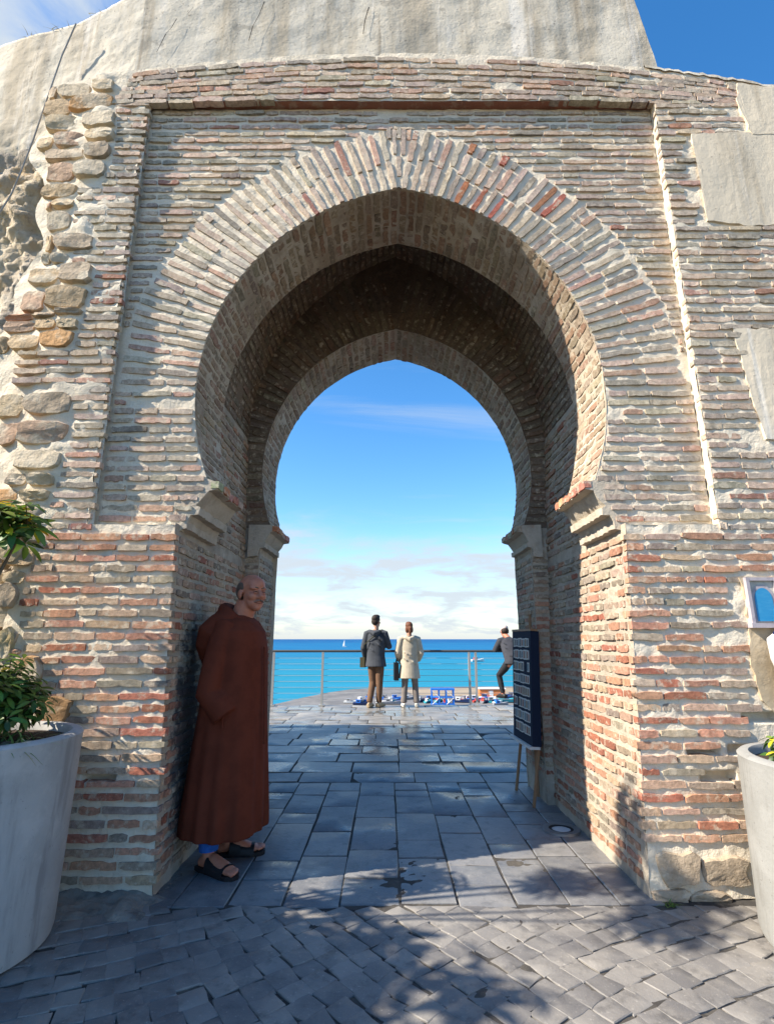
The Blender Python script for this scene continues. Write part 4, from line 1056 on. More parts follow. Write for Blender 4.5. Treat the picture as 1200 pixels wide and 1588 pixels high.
# ------------------------------------------------------------------ plants
def leafmat(name, c1, c2, rough=0.45):
    m, nt, b = NT(name)
    a = nt.nodes.new('ShaderNodeAttribute'); a.attribute_name = 'tone'
    nt.links.new(a.outputs['Color'], b.inputs['Base Color']); b.inputs['Roughness'].default_value = rough; b.inputs['Specular IOR Level'].default_value = 0.4
    b.inputs['Subsurface Weight'].default_value = 0.0
    tr = nt.nodes.new('ShaderNodeBsdfTranslucent'); nt.links.new(a.outputs['Color'], tr.inputs[0])
    mx = nt.nodes.new('ShaderNodeMixShader'); mx.inputs[0].default_value = 0.28
    out = nt.nodes['Material Output']; nt.links.new(b.outputs[0], mx.inputs[1]); nt.links.new(tr.outputs[0], mx.inputs[2]); nt.links.new(mx.outputs[0], out.inputs[0])
    return m
LEAF = leafmat('leaf', None, None)
STEM = mat('woody_stem', (0.13, 0.10, 0.065), 0.9, [((0.2, 0.17, 0.12), 25, 0.45, 0.65, 0.7)], (50, 0.6, 0.01))
class Leaves:
    def __init__(s): s.v = []; s.f = []; s.c = []
    def leaf(s, p, d, up, L, w, col, droop=0.3):
        d = d.normalized(); side = d.cross(up); side = side.normalized() if side.length > 1e-4 else d.orthogonal(); nrm = side.cross(d).normalized()
        n = len(s.v); pr = [(0, 0.10), (0.3, 0.85), (0.6, 1.0), (0.85, 0.55), (1.0, 0.02)]
        for t, q in pr:
            c = p + d * (L * t) - nrm * (droop * L * t * t)
            for k in (-1, 0, 1): s.v.append(tuple(c + side * (k * w * .5 * q) + nrm * (0.10 * w * abs(k) * q))); s.c.append((*[x * (1.12 if k == 0 else 1.0) for x in col], 1))
        for i in range(4):
            for k in range(2): a = n + i * 3 + k; s.f.append((a, a + 1, a + 4, a + 3))
    def blade(s, p, d, L, w, col, bend=0.8):
        d = d.normalized(); n = len(s.v); side = d.cross(Vector((0, 0, 1))); side = side.normalized() if side.length > 1e-3 else Vector((1, 0, 0)); h = Vector((d.x, d.y, 0))
        for i in range(6):
            t = i / 5; c = p + d * (L * t) + h * (bend * L * t * t * .5) - Vector((0, 0, bend * L * t * t * .75))
            for k in (-1, 1): s.v.append(tuple(c + side * (k * w * .5 * (1 - t * .92)))); s.c.append((*col, 1))
        for i in range(5): a = n + i * 2; s.f.append((a, a + 1, a + 3, a + 2))
    def obj(s, name, parent):
        me = mkmesh(name, s.v, s.f, LEAF, 179); at = me.attributes.new('tone', 'FLOAT_COLOR', 'POINT'); at.data.foreach_set('color', [x for c in s.c for x in c]); return add(name, me, parent)
def gcol(y=0.06):
    r = rnd.random()
    if r < y: return tuple(q * rnd.uniform(.85, 1.1) for q in (0.62, 0.50, 0.03))
    b = rnd.choice(((0.05, 0.115, 0.022), (0.035, 0.09, 0.02), (0.09, 0.17, 0.03), (0.14, 0.22, 0.04)))
    return tuple(q * rnd.uniform(.8, 1.2) for q in b)
def rdir(zmin=-1):
    while True:
        v = Vector((rnd.gauss(0, 1), rnd.gauss(0, 1), rnd.gauss(0, 1))).normalized()
        if v.z > zmin: return v
def umbrella(Lv, c, up, n, L, col, yel):
    a = up.orthogonal().normalized(); b = up.cross(a); ph = rnd.uniform(0, 6)
    for k in range(n):
        t = ph + 2 * math.pi * k / n; d = (a * math.cos(t) + b * math.sin(t)) * 0.95 + up * rnd.uniform(-.15, .25)
        cc = gcol(yel); Lv.leaf(c + d * 0.012, d, up, L * rnd.uniform(.75, 1.1), L * .33, cc, rnd.uniform(.15, .5))
def shrub(name, base, stems, label, cat, nclust, L, yel=0.05, group=None, spread=0.22, start=0.35, nl=8):
    """stems: list of tip points; palmate leaves cluster along the upper stems"""
    e = empty(name, base, label, cat, group); Lv = Leaves(); mb = MB()
    for tip in stems:
        tip = Vector(tip); b0 = Vector(base) + Vector((rnd.uniform(-.08, .08), rnd.uniform(-.08, .08), 0)); mid = b0.lerp(tip, .5) + Vector((rnd.uniform(-.06, .06), rnd.uniform(-.06, .06), .08))
        pts = [b0, b0.lerp(mid, .5), mid, mid.lerp(tip, .5), tip]; mb.tube(pts, [.016, .013, .011, .009, .005], 6)
        for k in range(nclust):
            t = rnd.uniform(start, 1.02); p = pts[0].lerp(mid, t * 2) if t < .5 else mid.lerp(tip, (t - .5) * 2)
            d = rdir(-.35); d.z *= 0.7; q = p + d.normalized() * rnd.uniform(.04, spread)
            mb.tube([p, p.lerp(q, .5) + Vector((0, 0, .01)), q], [.004, .003, .0025], 5)
            up = (d * .6 + Vector((0, 0, 1)) * .8 + rdir() * .25).normalized(); umbrella(Lv, q, up, nl, L, None, yel)
    mb.obj('stem', STEM, e, 60); Lv.obj('crown', e); return e
soilz = 0.87
# umbrella shrub in the left planter, most of it left of the frame
shrub('umbrella_shrub', (-2.22, 2.66, soilz), [(-1.98, 2.80, 1.97), (-2.10, 2.74, 2.02), (-2.30, 2.60, 1.95), (-2.62, 2.25, 3.72), (-2.72, 2.10, 3.85), (-2.70, 1.85, 3.78), (-2.60, 2.15, 3.95), (-2.75, 1.70, 3.70), (-2.66, 2.30, 3.30)], 'umbrella shrub with glossy finger leaves, some yellow, above left planter', 'shrub', 13, 0.115, 0.10, start=0.88, spread=.17)
shrub('leafy_bush', (-1.98, 2.74, soilz), [(-1.82, 2.86, 1.04), (-1.90, 2.78, 1.12), (-2.05, 2.70, 1.20), (-2.0, 2.90, 1.16), (-1.80, 2.72, 0.98), (-2.12, 2.85, 1.12), (-1.95, 2.6, 1.05), (-2.2, 2.6, 1.2)], 'dense dark green bush filling the left concrete planter', 'bush', 34, 0.075, 0.01, start=0.2, spread=.15, nl=6)
# strap-leaved plant on the planter's rim
e = empty('spider_plant', (-1.80, 2.56, soilz), 'tuft of pale strap leaves at the rim of left planter', 'plant'); Lv = Leaves(); mb = MB()
for k in range(70):
    p = Vector((-1.86 + rnd.uniform(-.16, .20), 2.60 + rnd.uniform(-.16, .22), soilz)); d = rdir(.25); Lv.blade(p, d, rnd.uniform(.12, .22), .014, tuple(q * rnd.uniform(.8, 1.2) for q in rnd.choice(((0.16, 0.26, 0.08), (0.30, 0.38, 0.18), (0.10, 0.2, 0.05)))))
Lv.obj('crown', e)
for k in range(3): mb.ell((-1.86 + .08 * k, 2.6 + .03 * k, soilz - .005), (.03, .03, .02), 8)
mb.obj('root_crown', STEM, e)
shrub('small_plant', (1.98, 2.70, 0.71), [(1.92, 2.66, 0.79), (2.0, 2.75, 0.85), (1.95, 2.80, 0.80), (2.1, 2.6, .90), (2.15, 2.75, .92)], 'bright green young plant just inside the right planter', 'plant', 9, 0.06, 0.12, start=.3, spread=.10, nl=6)
# shrubs along the wall to the left, out of frame, that shade the pavement
for (cy, top, nst, lb) in ((1.90, 1.45, 18, 'dense broad-leaved shrub against the wall beyond the left planter'), (1.40, 3.32, 52, 'tall dense shrub left of the camera beside the left planter'), (0.50, 3.32, 48, 'tall dense shrub left of and behind the camera')):
    shrub('street_shrub', (-3.75, cy, 0.0), [(-3.75 + rnd.uniform(-.5, .5), cy + rnd.uniform(-.5, .5), rnd.uniform(1.2, top)) for _ in range(nst)], lb, 'shrub', 20, 0.22, 0.03, start=.3, spread=.38, nl=7)
# weed at the right pier
e = empty('weed', (1.47, 3.12, 0), 'small green weed at the foot of the right pier', 'weed'); Lv = Leaves()
for k in range(22): Lv.blade(Vector((1.47 + rnd.uniform(-.03, .03), 3.12 + rnd.uniform(-.02, .02), 0)), rdir(.3), rnd.uniform(.03, .07), .007, (0.12, 0.22, 0.04))
Lv.obj('leaves', e)
# dry tufts on the wall top
for i, x in enumerate((-3.05, -2.8, -2.45)):
    zt_ = float(np.interp(x, [-6.5, -3.4, -2.6, -1.85], [6.30, 6.42, 6.50, 6.80])); e = empty('dry_grass', (x, wally(x) + .05, zt_), ('dry grass tuft on the wall top at the far left', 'dry grass tuft second from left on the wall top', 'dry grass tuft on the wall top nearest the parapet')[i], 'grass tuft'); Lv = Leaves()
    for k in range(30): Lv.blade(Vector((x + rnd.uniform(-.1, .1), wally(x) + rnd.uniform(0, .1), zt_ - .01)), rdir(.4), rnd.uniform(.03, .09), .006, (0.22, 0.20, 0.10))
    Lv.obj('leaves', e)

# ------------------------------------------------------------------ display easel on the right
WOODM = mat('easel_wood', (0.33, 0.19, 0.10), 0.6, [((0.22, 0.12, 0.06), 6, 0.4, 0.65, 0.7, (6, 6, 0.5))], (60, 0.2, 0.004))
NAVY = mat('navy_felt', (0.010, 0.018, 0.040), 0.9, bump=(200, 0.3, 0.002)); CARDW = mat('card_white', (0.62, 0.60, 0.56), 0.6)
CARDS = [mat('card_print', c, 0.5, [(tuple(q * .4 for q in c), 60, .45, .6, .8)]) for c in ((0.25, 0.16, 0.09), (0.07, 0.08, 0.10), (0.32, 0.30, 0.26), (0.12, 0.2, 0.24), (0.3, 0.1, 0.06))]
A0 = Vector((1.232, 4.72, 0)); A1 = Vector((1.205, 5.28, 0))       # near and far foot of the board's plane
du = (A1 - A0); BW = du.length; du.normalize(); dn = Vector((-du.y, du.x, 0)); dn = dn if dn.x < 0 else -dn   # faces the passage
lean = R(2.5); up = (Vector((0, 0, 1)) * math.cos(lean) - dn * math.sin(lean)).normalized(); fn = du.cross(up); fn = fn if fn.dot(dn) > 0 else -fn
es = empty('display_easel', tuple(A0.lerp(A1, .5)), 'navy display board with rows of small framed pictures on wooden easel', 'easel')
ZB, ZT = 0.47, 1.42
def bp(u, h, o=0.0): return A0 + du * u + up * h + fn * o
def slabpts(u0, u1, h0, h1, o0, o1):
    return [bp(u, h, o) for o in (o0, o1) for (u, h) in ((u0, h0), (u1, h0), (u1, h1), (u0, h1))]
BXF = [(3, 2, 1, 0), (4, 5, 6, 7), (0, 1, 5, 4), (1, 2, 6, 5), (2, 3, 7, 6), (3, 0, 4, 7)]
bd = mo('board', slabpts(0, BW, ZB, ZT, -0.045, 0.03), BXF, NAVY, es)
for (h0, h1) in ((ZB - 0.022, ZB - .001), (ZT + .001, ZT + 0.02)): mo('ledge', slabpts(-.01, BW + .01, h0, h1, -.03, .06 if h0 < 1 else .032), BXF, CARDW if h0 < 1 else WOODM, es)
for k, (u, hb, ho) in enumerate(((0.03, 0, 0.07), (BW - .03, 0, 0.07))):
    mb = MB(); mb.tube([bp(u, ZT - .05, -.045), bp(u, .5, -.036), bp(u, .0, ho * .3)], .014, 6); mb.obj('leg', WOODM, es)
mb = MB(); mb.tube([bp(BW * .45, ZT + .19, -.05), bp(BW * .5, .9, -.06), bp(BW * .5, 0.02, -.10)], .014, 6); mb.obj('leg', WOODM, es)
frm = mkmesh('picture_card', *(lambda m: (m.v, m.f))(MB().box(-.5, .5, -.5, .5, 0, 1)), [CARDW])
rows, ncol = 8, 9
for r_ in range(rows):
    for c_ in range(ncol):
        if rnd.random() < .05: continue
        u = 0.045 + (BW - .09) * (c_ + .5) / ncol; h = ZB + .06 + (ZT - ZB - .11) * (r_ + .5) / rows; w_, h_ = .044, .082 * rnd.uniform(.85, 1.05)
        o = bpy.data.objects.new('picture_card', frm); ax = (-du) * w_; ay = up * h_
        if ax.cross(ay).dot(fn) < 0: ax = -ax
        p = bp(u, h, .0302); o.matrix_basis = Matrix(((ax.x, ay.x, fn.x * .006, p.x), (ax.y, ay.y, fn.y * .006, p.y), (ax.z, ay.z, fn.z * .006, p.z), (0, 0, 0, 1))); link(o, bd)
        q = slabpts(u - w_ * .36, u + w_ * .36, h - h_ * .38, h + h_ * .38, .034, .0385); mo('picture', q, BXF, rnd.choice(CARDS), bd)

# round light sunk in the paving
P = Vector((1.262, 4.22, 0)); e = empty('ground_spotlight', P, 'round metal spotlight set flush in the paving by right wall', 'ground light')
STEEL = mat('brushed_steel', (0.33, 0.34, 0.35), 0.4, metal=0.7); n = 40
def disc_ring(r0, r1, z0, z1): return [(r * math.cos(2 * math.pi * j / n), r * math.sin(2 * math.pi * j / n), z) for r, z in ((r1, 0.0), (r1, z1), (r0, z1), (r0, z0)) for j in range(n)], [(i * n + j, i * n + (j + 1) % n, (i + 1) * n + (j + 1) % n, (i + 1) * n + j) for i in range(3) for j in range(n)]
mo('ring', *disc_ring(.088, .130, .004, .016), STEEL, e, 40, True); mo('inner_ring', *disc_ring(.066, .0875, .003, .012), PAINT['black'], e, 40, True)
V = [(0, 0, .0115)] + [(.066 * math.cos(2 * math.pi * j / n), .066 * math.sin(2 * math.pi * j / n), .008) for j in range(n)]
mo('glass', V, [(0, 1 + j, 1 + (j + 1) % n) for j in range(n)], mat('frosted_glass', (0.55, 0.6, 0.62), 0.12, spec=0.6), e, 179, True)

# painted tile of an arch on the right wall
P = atY(1149, 897, YF); Q = atY(1208, 966, YF); e = empty('picture_tile', (P.x, YF, Q.z), 'framed picture of an arched window onto blue sea on wall', 'picture')
x0, x1, z0, z1 = P.x, Q.x, Q.z, P.z; yb = YF - .017
FR = mat('picture_frame', (0.42, 0.38, 0.40), .6, [((.3, .27, .3), 20, .45, .65, .6)]); SUR = mat('picture_stone', (0.55, 0.52, 0.45), .7, [((.4, .37, .33), 24, .45, .65, .7)])
SEAP = mat('picture_sea', (0.03, 0.26, 0.50), .5, [((.08, .34, .55), 14, .45, .65, .35, (1, 1, 4))])
mb = MB(); mb.box(x0, x1, yb - .010, yb + .02, z0, z1); mb.obj('backing', SUR, e)
mb = MB(); w = .018
mb.box(x0 - .002, x0 + w, yb - .026, yb + .01, z0 - .002, z1 + .002); mb.box(x1 - w, x1 + .002, yb - .026, yb + .01, z0 - .002, z1 + .002); mb.box(x0 + w, x1 - w, yb - .025, yb + .01, z1 - w, z1 + .002); mb.box(x0 - .012, x1 + .012, yb - .034, yb + .01, z0 - .03, z0 - .0025); mb.obj('frame', FR, e)
xm = (x0 + x1) / 2; hw_ = .054; zs_ = z0 + .125
def archpoly(hw, zt, zb, y): return [(xm - hw, y, zb), (xm + hw, y, zb)] + [(xm + hw * math.cos(R(t)), y, zs_ + (zt - zs_) * math.sin(R(t)) ** .85) for t in range(0, 181, 12)]
A = archpoly(hw_ + .016, z0 + .225, z0 + .006, yb - .0135); mo('arch_surround', A, [tuple(range(len(A)))[::1]], FR, e)
A = archpoly(hw_, z0 + .205, z0 + .008, yb - .0165); mo('sea_view', A, [tuple(range(len(A)))], SEAP, e)

# thin pole with sign panel beyond the passage
P = atY(420.5, 980, 6.6); e = empty('pole_sign', (P.x, 6.6, 0), 'thin dark pole with pale panel behind the robed man', 'sign')
mb = MB(); mb.tube([(P.x + .00, 6.6, 0), (P.x + .012, 6.6, 1.75)], .012, 8); mb.obj('pole', PAINT['black'], e, 40)
mb = MB(); a = atY(407, 886, 6.6); b = atY(424, 923, 6.6); mb.put([(a.x, 6.58, a.z), (a.x + .10, 6.58, a.z), (b.x, 6.58, b.z), (a.x, 6.58, b.z), (a.x, 6.62, a.z), (a.x + .10, 6.62, a.z), (b.x, 6.62, b.z), (a.x, 6.62, b.z)], [(3, 2, 1, 0), (4, 5, 6, 7), (0, 1, 5, 4), (1, 2, 6, 5), (2, 3, 7, 6), (3, 0, 4, 7)]); mb.obj('panel', mat('pale_panel', (.35, .45, .58), .4), e)
mb = MB(); b = atY(410, 961, 6.6); mb.box(b.x - .12, P.x - .004, 6.52, 6.62, b.z - .04, b.z + .035); mb.ell((b.x - .02, 6.57, b.z + .045), (.08, .05, .03), 10); mb.obj('clamp_box', PAINT['black'], e)

# ------------------------------------------------------------------ people
SKIN = mat('skin', (0.47, 0.185, 0.11), 0.5, [((0.36, 0.12, 0.075), 25, 0.45, 0.65, 0.5)], (120, 0.15, 0.002), src='obj')
SKIN2 = mat('skin_fair', (0.45, 0.26, 0.18), 0.55)
def cloth(name, c, v=0.75, sc=9): return mat(name, c, 0.92, [(tuple(q * v for q in c), sc, 0.42, 0.62, 0.7)], (260, 0.25, 0.003), 0.15)
ROBE = cloth('brown_wool', (0.140, 0.032, 0.016)); HAIRG = mat('hair_grey_brown', (0.12, 0.085, 0.065), 0.8, bump=(150, .6, .004)); HAIRD = mat('hair_dark', (0.03, 0.02, 0.016), 0.7, bump=(120, .6, .006)); HAIRB = mat('hair_brown', (0.13, 0.05, 0.025), 0.65, bump=(120, .6, .006))
BLACKL = mat('black_leather', (0.012, 0.012, 0.014), 0.5, bump=(90, .3, .003))
def head_mb(mb, M, s=1.0, detail=True):
    """face looks along local +X; centre of the head at the origin"""
    def E(c, r, n=14): 
        v, f = ell(Vector(c) * s, tuple(q * s for q in r), n); mb.put([M @ q for q in v], f)
    E((-.012, 0, .045), (.098, .077, .085)); E((.022, 0, -.025), (.072, .064, .088)); E((.03, 0, .05), (.068, .066, .065)); E((.060, 0, -.092), (.036, .034, .028))
    E((.040, .0, -.065), (.055, .056, .045))
    for y in (-1, 1):
        E((.060, y * .034, -.022), (.034, .030, .030)); E((.074, y * .030, .030), (.020, .030, .011)); E((-.012, y * .079, -.010), (.022, .010, .034))
    v, f = tube([Vector(q) * s for q in ((.082, 0, .026), (.098, 0, .004), (.114, 0, -.022), (.098, 0, -.036))], [.009 * s, .0125 * s, .0175 * s, .012 * s], 10); mb.put([M @ q for q in v], f)
    for y in (-1, 1): E((.097, y * .012, -.029), (.012, .010, .009), 8)
    E((.086, 0, -.060), (.014, .026, .009), 10); E((.084, 0, -.072), (.013, .022, .009), 10)
def T(loc, yaw=0, pitch=0, roll=0): return Matrix.LocRotScale(Vector(loc), __import__('mathutils').Euler((R(roll), R(pitch), R(yaw)), 'XYZ'), None)

def robed_man():
    e = empty('person', (-1.0, 3.64, 0), 'man in long brown hooded robe standing inside the arch by the left wall', 'person')
    a = R(-10); f = Vector((math.cos(a), math.sin(a), 0)); l = Vector((-math.sin(a), math.cos(a), 0)); C0 = Vector((-1.0, 3.64, 0))
    def L(ff, ll, z): return C0 + f * ff + l * ll + Vector((0, 0, z))
    hc = L(.075, -.01, 1.655); HM = T(hc, -42, 2, 0) @ Matrix.Diagonal((1.0, 1.09, 1.0, 1.0))
    # body: head, neck, chest, legs and feet as one skin
    b = MB(); head_mb(b, HM, 1.0)
    b.tube([L(-.03, 0, 1.42), L(.012, 0, 1.51), L(.045, -.003, 1.60)], [.095, .076, .070], 14)
    b.tube([L(-.02, 0, .95), L(-.02, 0, 1.2), L(-.02, 0, 1.38), L(-.02, 0, 1.46)], [(.13, .17), (.13, .17), (.12, .18), (.06, .10)], 16, ref=f)
    feet = []
    for (ankle, toe, hip) in ((Vector((-1.075, 3.535, .085)), Vector((-.885, 3.425, .03)), L(-.02, -.09, .95)), (Vector((-1.03, 3.77, .085)), Vector((-.82, 3.80, .03)), L(-.02, .09, .95))):
        kn = hip.lerp(ankle, .5) + f * .03
        b.tube([hip, kn, kn.lerp(ankle, .4), ankle + Vector((0, 0, .03)), ankle - Vector((0, 0, .03))], [.085, .058, .052, .036, .036], 12)
        d = (toe - ankle); d.z = 0; d.normalize(); sd = Vector((-d.y, d.x, 0)); heel = ankle - d * .055; heel.z = .045
        b.tube([heel, ankle.lerp(toe, .25) + Vector((0, 0, -.005)), ankle.lerp(toe, .6), ankle.lerp(toe, .86)], [(.030, .028), (.036, .040), (.046, .027), (.048, .019)], 14, ref=sd)
        for k, (o, ln, r) in enumerate(((-.036, .060, .0135), (-.016, .062, .0105), (.002, .056, .010), (.018, .048, .0095), (.034, .036, .009))):
            o = o if hip.y < 3.6 else -o
            p = ankle.lerp(toe, .84) + sd * o; p.z = .040; q = p + d * ln * .6; q.z = .042; t = p + d * ln; t.z = .034; b.tube([p, q, t], [r, r, r * .8], 8)
        feet.append((ankle, toe, d, sd, heel))
    bo = skin('body', b, SKIN, e, 0.0065, 2)
    # sandals
    for (ankle, toe, d, sd, heel) in feet:
        V = []; n = 9; prof = [(-.02, .030), (.02, .040), (.09, .042), (.15, .047), (.21, .055), (.255, .052), (.285, .036), (.298, .012)]
        base = Vector((heel.x, heel.y, 0)) - d * .02
        up_ = [(base + d * (t + .02) + sd * w) for t, w in prof] + [(base + d * (t + .02) - sd * w) for t, w in reversed(prof)]
        k = len(up_); V = [(p.x, p.y, .003) for p in up_] + [(p.x, p.y, .026) for p in up_]
        sa = mo('sandal', V, [tuple(range(k - 1, -1, -1)), tuple(range(k, 2 * k))] + [(i, (i + 1) % k, k + (i + 1) % k, k + i) for i in range(k)], BLACKL, e)
        for (t, w, h, wd) in ((.190, .058, .066, .046), (.112, .050, .088, .036)):
            mb = MB(); V = []
            for j in range(11):
                an = math.pi * j / 10; p = base + d * (t + .02) + sd * (w * math.cos(an)) + Vector((0, 0, .018 + (h - .018) * math.sin(an) ** .8))
                V += [p - d * wd, p + d * wd * .9 - Vector((0, 0, .008)), p + d * wd * .9 + Vector((0, 0, .001)), p - d * wd + Vector((0, 0, .009))]
            F = [(4 * j + q, 4 * j + (q + 1) % 4, 4 * j + 4 + (q + 1) % 4, 4 * j + 4 + q) for j in range(10) for q in range(4)]
            mo('strap', V, F, BLACKL, sa, 50)
    # blue trouser cuff
    mb = MB(); an = feet[0][0]; mb.tube([an + Vector((-.005, 0, .20)), an + Vector((-.002, 0, .10)), an + Vector((.002, -.002, .03))], [.066, .062, .056], 16, cap=False); mb.obj('trouser_cuff', cloth('blue_cotton', (0.03, 0.13, 0.46), .7, 20), e, 179)
    # robe
    prof = [(.20, -.02, .244, .275), (.30, -.018, .240, .275), (.60, -.012, .222, .258), (.90, -.005, .200, .238), (1.10, .0, .188, .226), (1.28, -.002, .180, .226), (1.40, -.010, .165, .215), (1.465, -.020, .132, .170), (1.505, -.022, .088, .10)]
    n = 96; V = []; zs = []
    for i in range(len(prof) - 1):
        for k in range(6): t = k / 6; zs.append([prof[i][q] * (1 - t) + prof[i + 1][q] * t for q in range(4)])
    zs.append(list(prof[-1]))
    for (z, o, ra, rb) in zs:
        am = 0.085 * max(0, min(1, (1.25 - z) / 1.0)) ** 1.2
        for j in range(n):
            t = 2 * math.pi * j / n
            k = 1 + am * (0.9 * (abs(math.sin(3.5 * t + .4 + .25 * z)) - .6) + .6 * (abs(math.sin(5.5 * t + 2.2 - .5 * z)) - .6) + .30 * math.cos(15 * t + 1.2 * z)) + 0.02 * float(vn(np.array([math.cos(t) * 2, math.sin(t) * 2, z * 4]), 1.0))
            ct, st = math.cos(t), math.sin(t); q = (abs(ct) ** 2.4 + abs(st) ** 2.4) ** (-1 / 2.4)
            zz = z + (.012 * math.cos(t - 2.5) if z < .2 else 0)
            V.append(L(o + ra * k * q * ct, rb * k * q * st, zz))
    m_ = len(zs); F = [(i * n + j, i * n + (j + 1) % n, (i + 1) * n + (j + 1) % n, (i + 1) * n + j) for i in range(m_ - 1) for j in range(n)] + [tuple(range(n - 1, -1, -1)), tuple((m_ - 1) * n + j for j in range(n))]
    r = MB(); r.put(V, F)
    for s_ in (-1, 1):       # sleeves, hands deep in the side pockets
        sh = L(-.03, s_ * .150, 1.425); el = L(-.075, s_ * .225, 1.02); wr = L(.045, s_ * .215, .91)
        r.tube([L(-.02, s_ * .08, 1.42), sh, sh.lerp(el, .3) + l * s_ * .012, sh.lerp(el, .7) + l * s_ * .01, el, el.lerp(wr, .55), wr + Vector((0, 0, -.02))], [.06, .080, .078, .078, .080, .086, .082], 18)
    ro = skin('robe', r, ROBE, e, 0.008, 2)
    # seams: front placket and side pocket slit
    mb = MB(); 
    mb.tube([L(.195, -.03, 1.30), L(.213, -.03, 1.0), L(.228, -.03, .7)], .006, 6); mb.tube([L(.04, -.246, 1.00), L(.045, -.252, .82)], .006, 6); mb.obj('seam', ROBE, ro)
    # hood hanging down the back and rolled round the neck
    h = MB(); ring = []
    for j in range(15):
        t = math.pi * 2 * (j / 14 * .80 + .10); ring.append(L(.02 - .118 * math.cos(t + math.pi) * (-1), .112 * math.sin(t), 1.455 + .052 * -math.cos(t + math.pi)))
    ring = []
    for j in range(17):
        t = R(-152 + 304 * j / 16)          # t=0 at the back of the neck
        ring.append(L(-.005 - .105 * math.cos(t) + (.02 if abs(t) > 2 else 0), .105 * math.sin(t), 1.505 + .042 * math.cos(t) - .09 * max(0, abs(t) / math.pi - .4)))
    h.tube(ring, [.020 + .020 * max(0, math.cos(R(-152 + 304 * j / 16))) + .008 for j in range(17)], 12)
    h.tube([L(-.10, 0, 1.52), L(-.155, 0, 1.43), L(-.185, 0, 1.28), L(-.185, 0, 1.17), L(-.17, 0, 1.09)], [(.05, .12), (.065, .17), (.060, .16), (.042, .10), (.018, .03)], 18, ref=f)
    h.tube([L(-.10, -.10, 1.475), L(-.10, -.16, 1.43), L(-.12, -.17, 1.34)], [.035, .038, .025], 10); h.tube([L(-.10, .10, 1.475), L(-.10, .16, 1.43), L(-.12, .17, 1.34)], [.035, .038, .025], 10)
    h.tube([L(-.02, -.09, 1.515), L(-.075, -.15, 1.465), L(-.125, -.185, 1.39), L(-.165, -.165, 1.30), L(-.18, -.12, 1.22)], [(.06, .032), (.085, .036), (.085, .038), (.06, .032), (.03, .02)], 14, ref=f)
    skin('hood', h, ROBE, e, 0.008, 2)
    # hair, moustache, brows, eyes
    def HE(mb, c, rr, n=14): v, ff = ell(c, rr, n); mb.put([HM @ q for q in v], ff)
    hb = MB(); HE(hb, (-.070, 0, .014), (.050, .074, .072), 18); HE(hb, (-.026, -.068, .040), (.046, .014, .034)); HE(hb, (-.026, .068, .040), (.046, .014, .034));  HE(hb, (-.05, 0, .075), (.060, .055, .045)); skin('hair', hb, HAIRG, e, .006, 2)
    mb = MB(); 
    for y in (-1, 1): v, ff = tube([HM @ Vector(q) for q in ((.1015, y * .002, -.047), (.100, y * .018, -.051), (.090, y * .034, -.060))], [.006, .0065, .003], 8); mb.put(v, ff)
    mb.obj('moustache', mat('moustache_grey', (.20, .13, .10), .9), e, 60)
    for y in (-1, 1):
        mb = MB(); v, ff = tube([HM @ Vector(q) for q in ((.094, y * .012, .032), (.090, y * .030, .037), (.076, y * .047, .030))], [.0035, .0045, .003], 8); mb.put(v, ff); mb.obj('eyebrow', HAIRG, e, 60)
        mb = MB(); HE(mb, (.0865, y * .030, .008), (.010, .0135, .0055), 12); mb.obj('eye', mat('eye_dark', (.03, .02, .018), .25, spec=.6), e, 179)
        mb = MB(); v, ff = tube([HM @ Vector(q) for q in ((.094, y * .018, .012), (.0965, y * .030, .0155), (.086, y * .044, .010))], [.003, .004, .003], 8); mb.put(v, ff); v, ff = tube([HM @ Vector(q) for q in ((.093, y * .018, .003), (.096, y * .030, .000), (.086, y * .043, .003))], [.003, .004, .003], 8); mb.put(v, ff); mb.obj('eyelid', SKIN, e, 60)
    mb = MB(); v, ff = tube([HM @ Vector(q) for q in ((.084, -.033, -.0595), (.0965, -.018, -.0660), (.1005, 0, -.0680), (.0965, .018, -.0660), (.084, .033, -.0595))], .0024, 6); mb.put(v, ff); mb.obj('mouth_line', mat('lip_dark', (.16, .06, .05), .6), e, 60)
robed_man()

def hand(b, wr, d, palm, s=1.0):
    """palm and five fingers from the wrist along d; palm: direction the palm faces"""
    d = d.normalized(); sd = d.cross(palm).normalized(); pm = sd.cross(d).normalized() * -1
    b.tube([wr, wr + d * .045 * s, wr + d * .085 * s], [(.026 * s, .020 * s), (.038 * s, .017 * s), (.040 * s, .015 * s)], 10, ref=sd)
    for k, (o, ln) in enumerate(((-.030, .062), (-.010, .074), (.010, .070), (.029, .056))):
        p = wr + d * .078 * s + sd * o * s; q = p + d * ln * .55 * s + palm * .012 * s; t = p + d * ln * .85 * s + palm * .038 * s; b.tube([p, q, t], [.0095 * s, .009 * s, .0075 * s], 7)
    p = wr + d * .025 * s - sd * .026 * s; b.tube([p, p - sd * .028 * s + d * .028 * s, p - sd * .034 * s + d * .062 * s + palm * .014 * s], [.013 * s, .011 * s, .008 * s], 7)

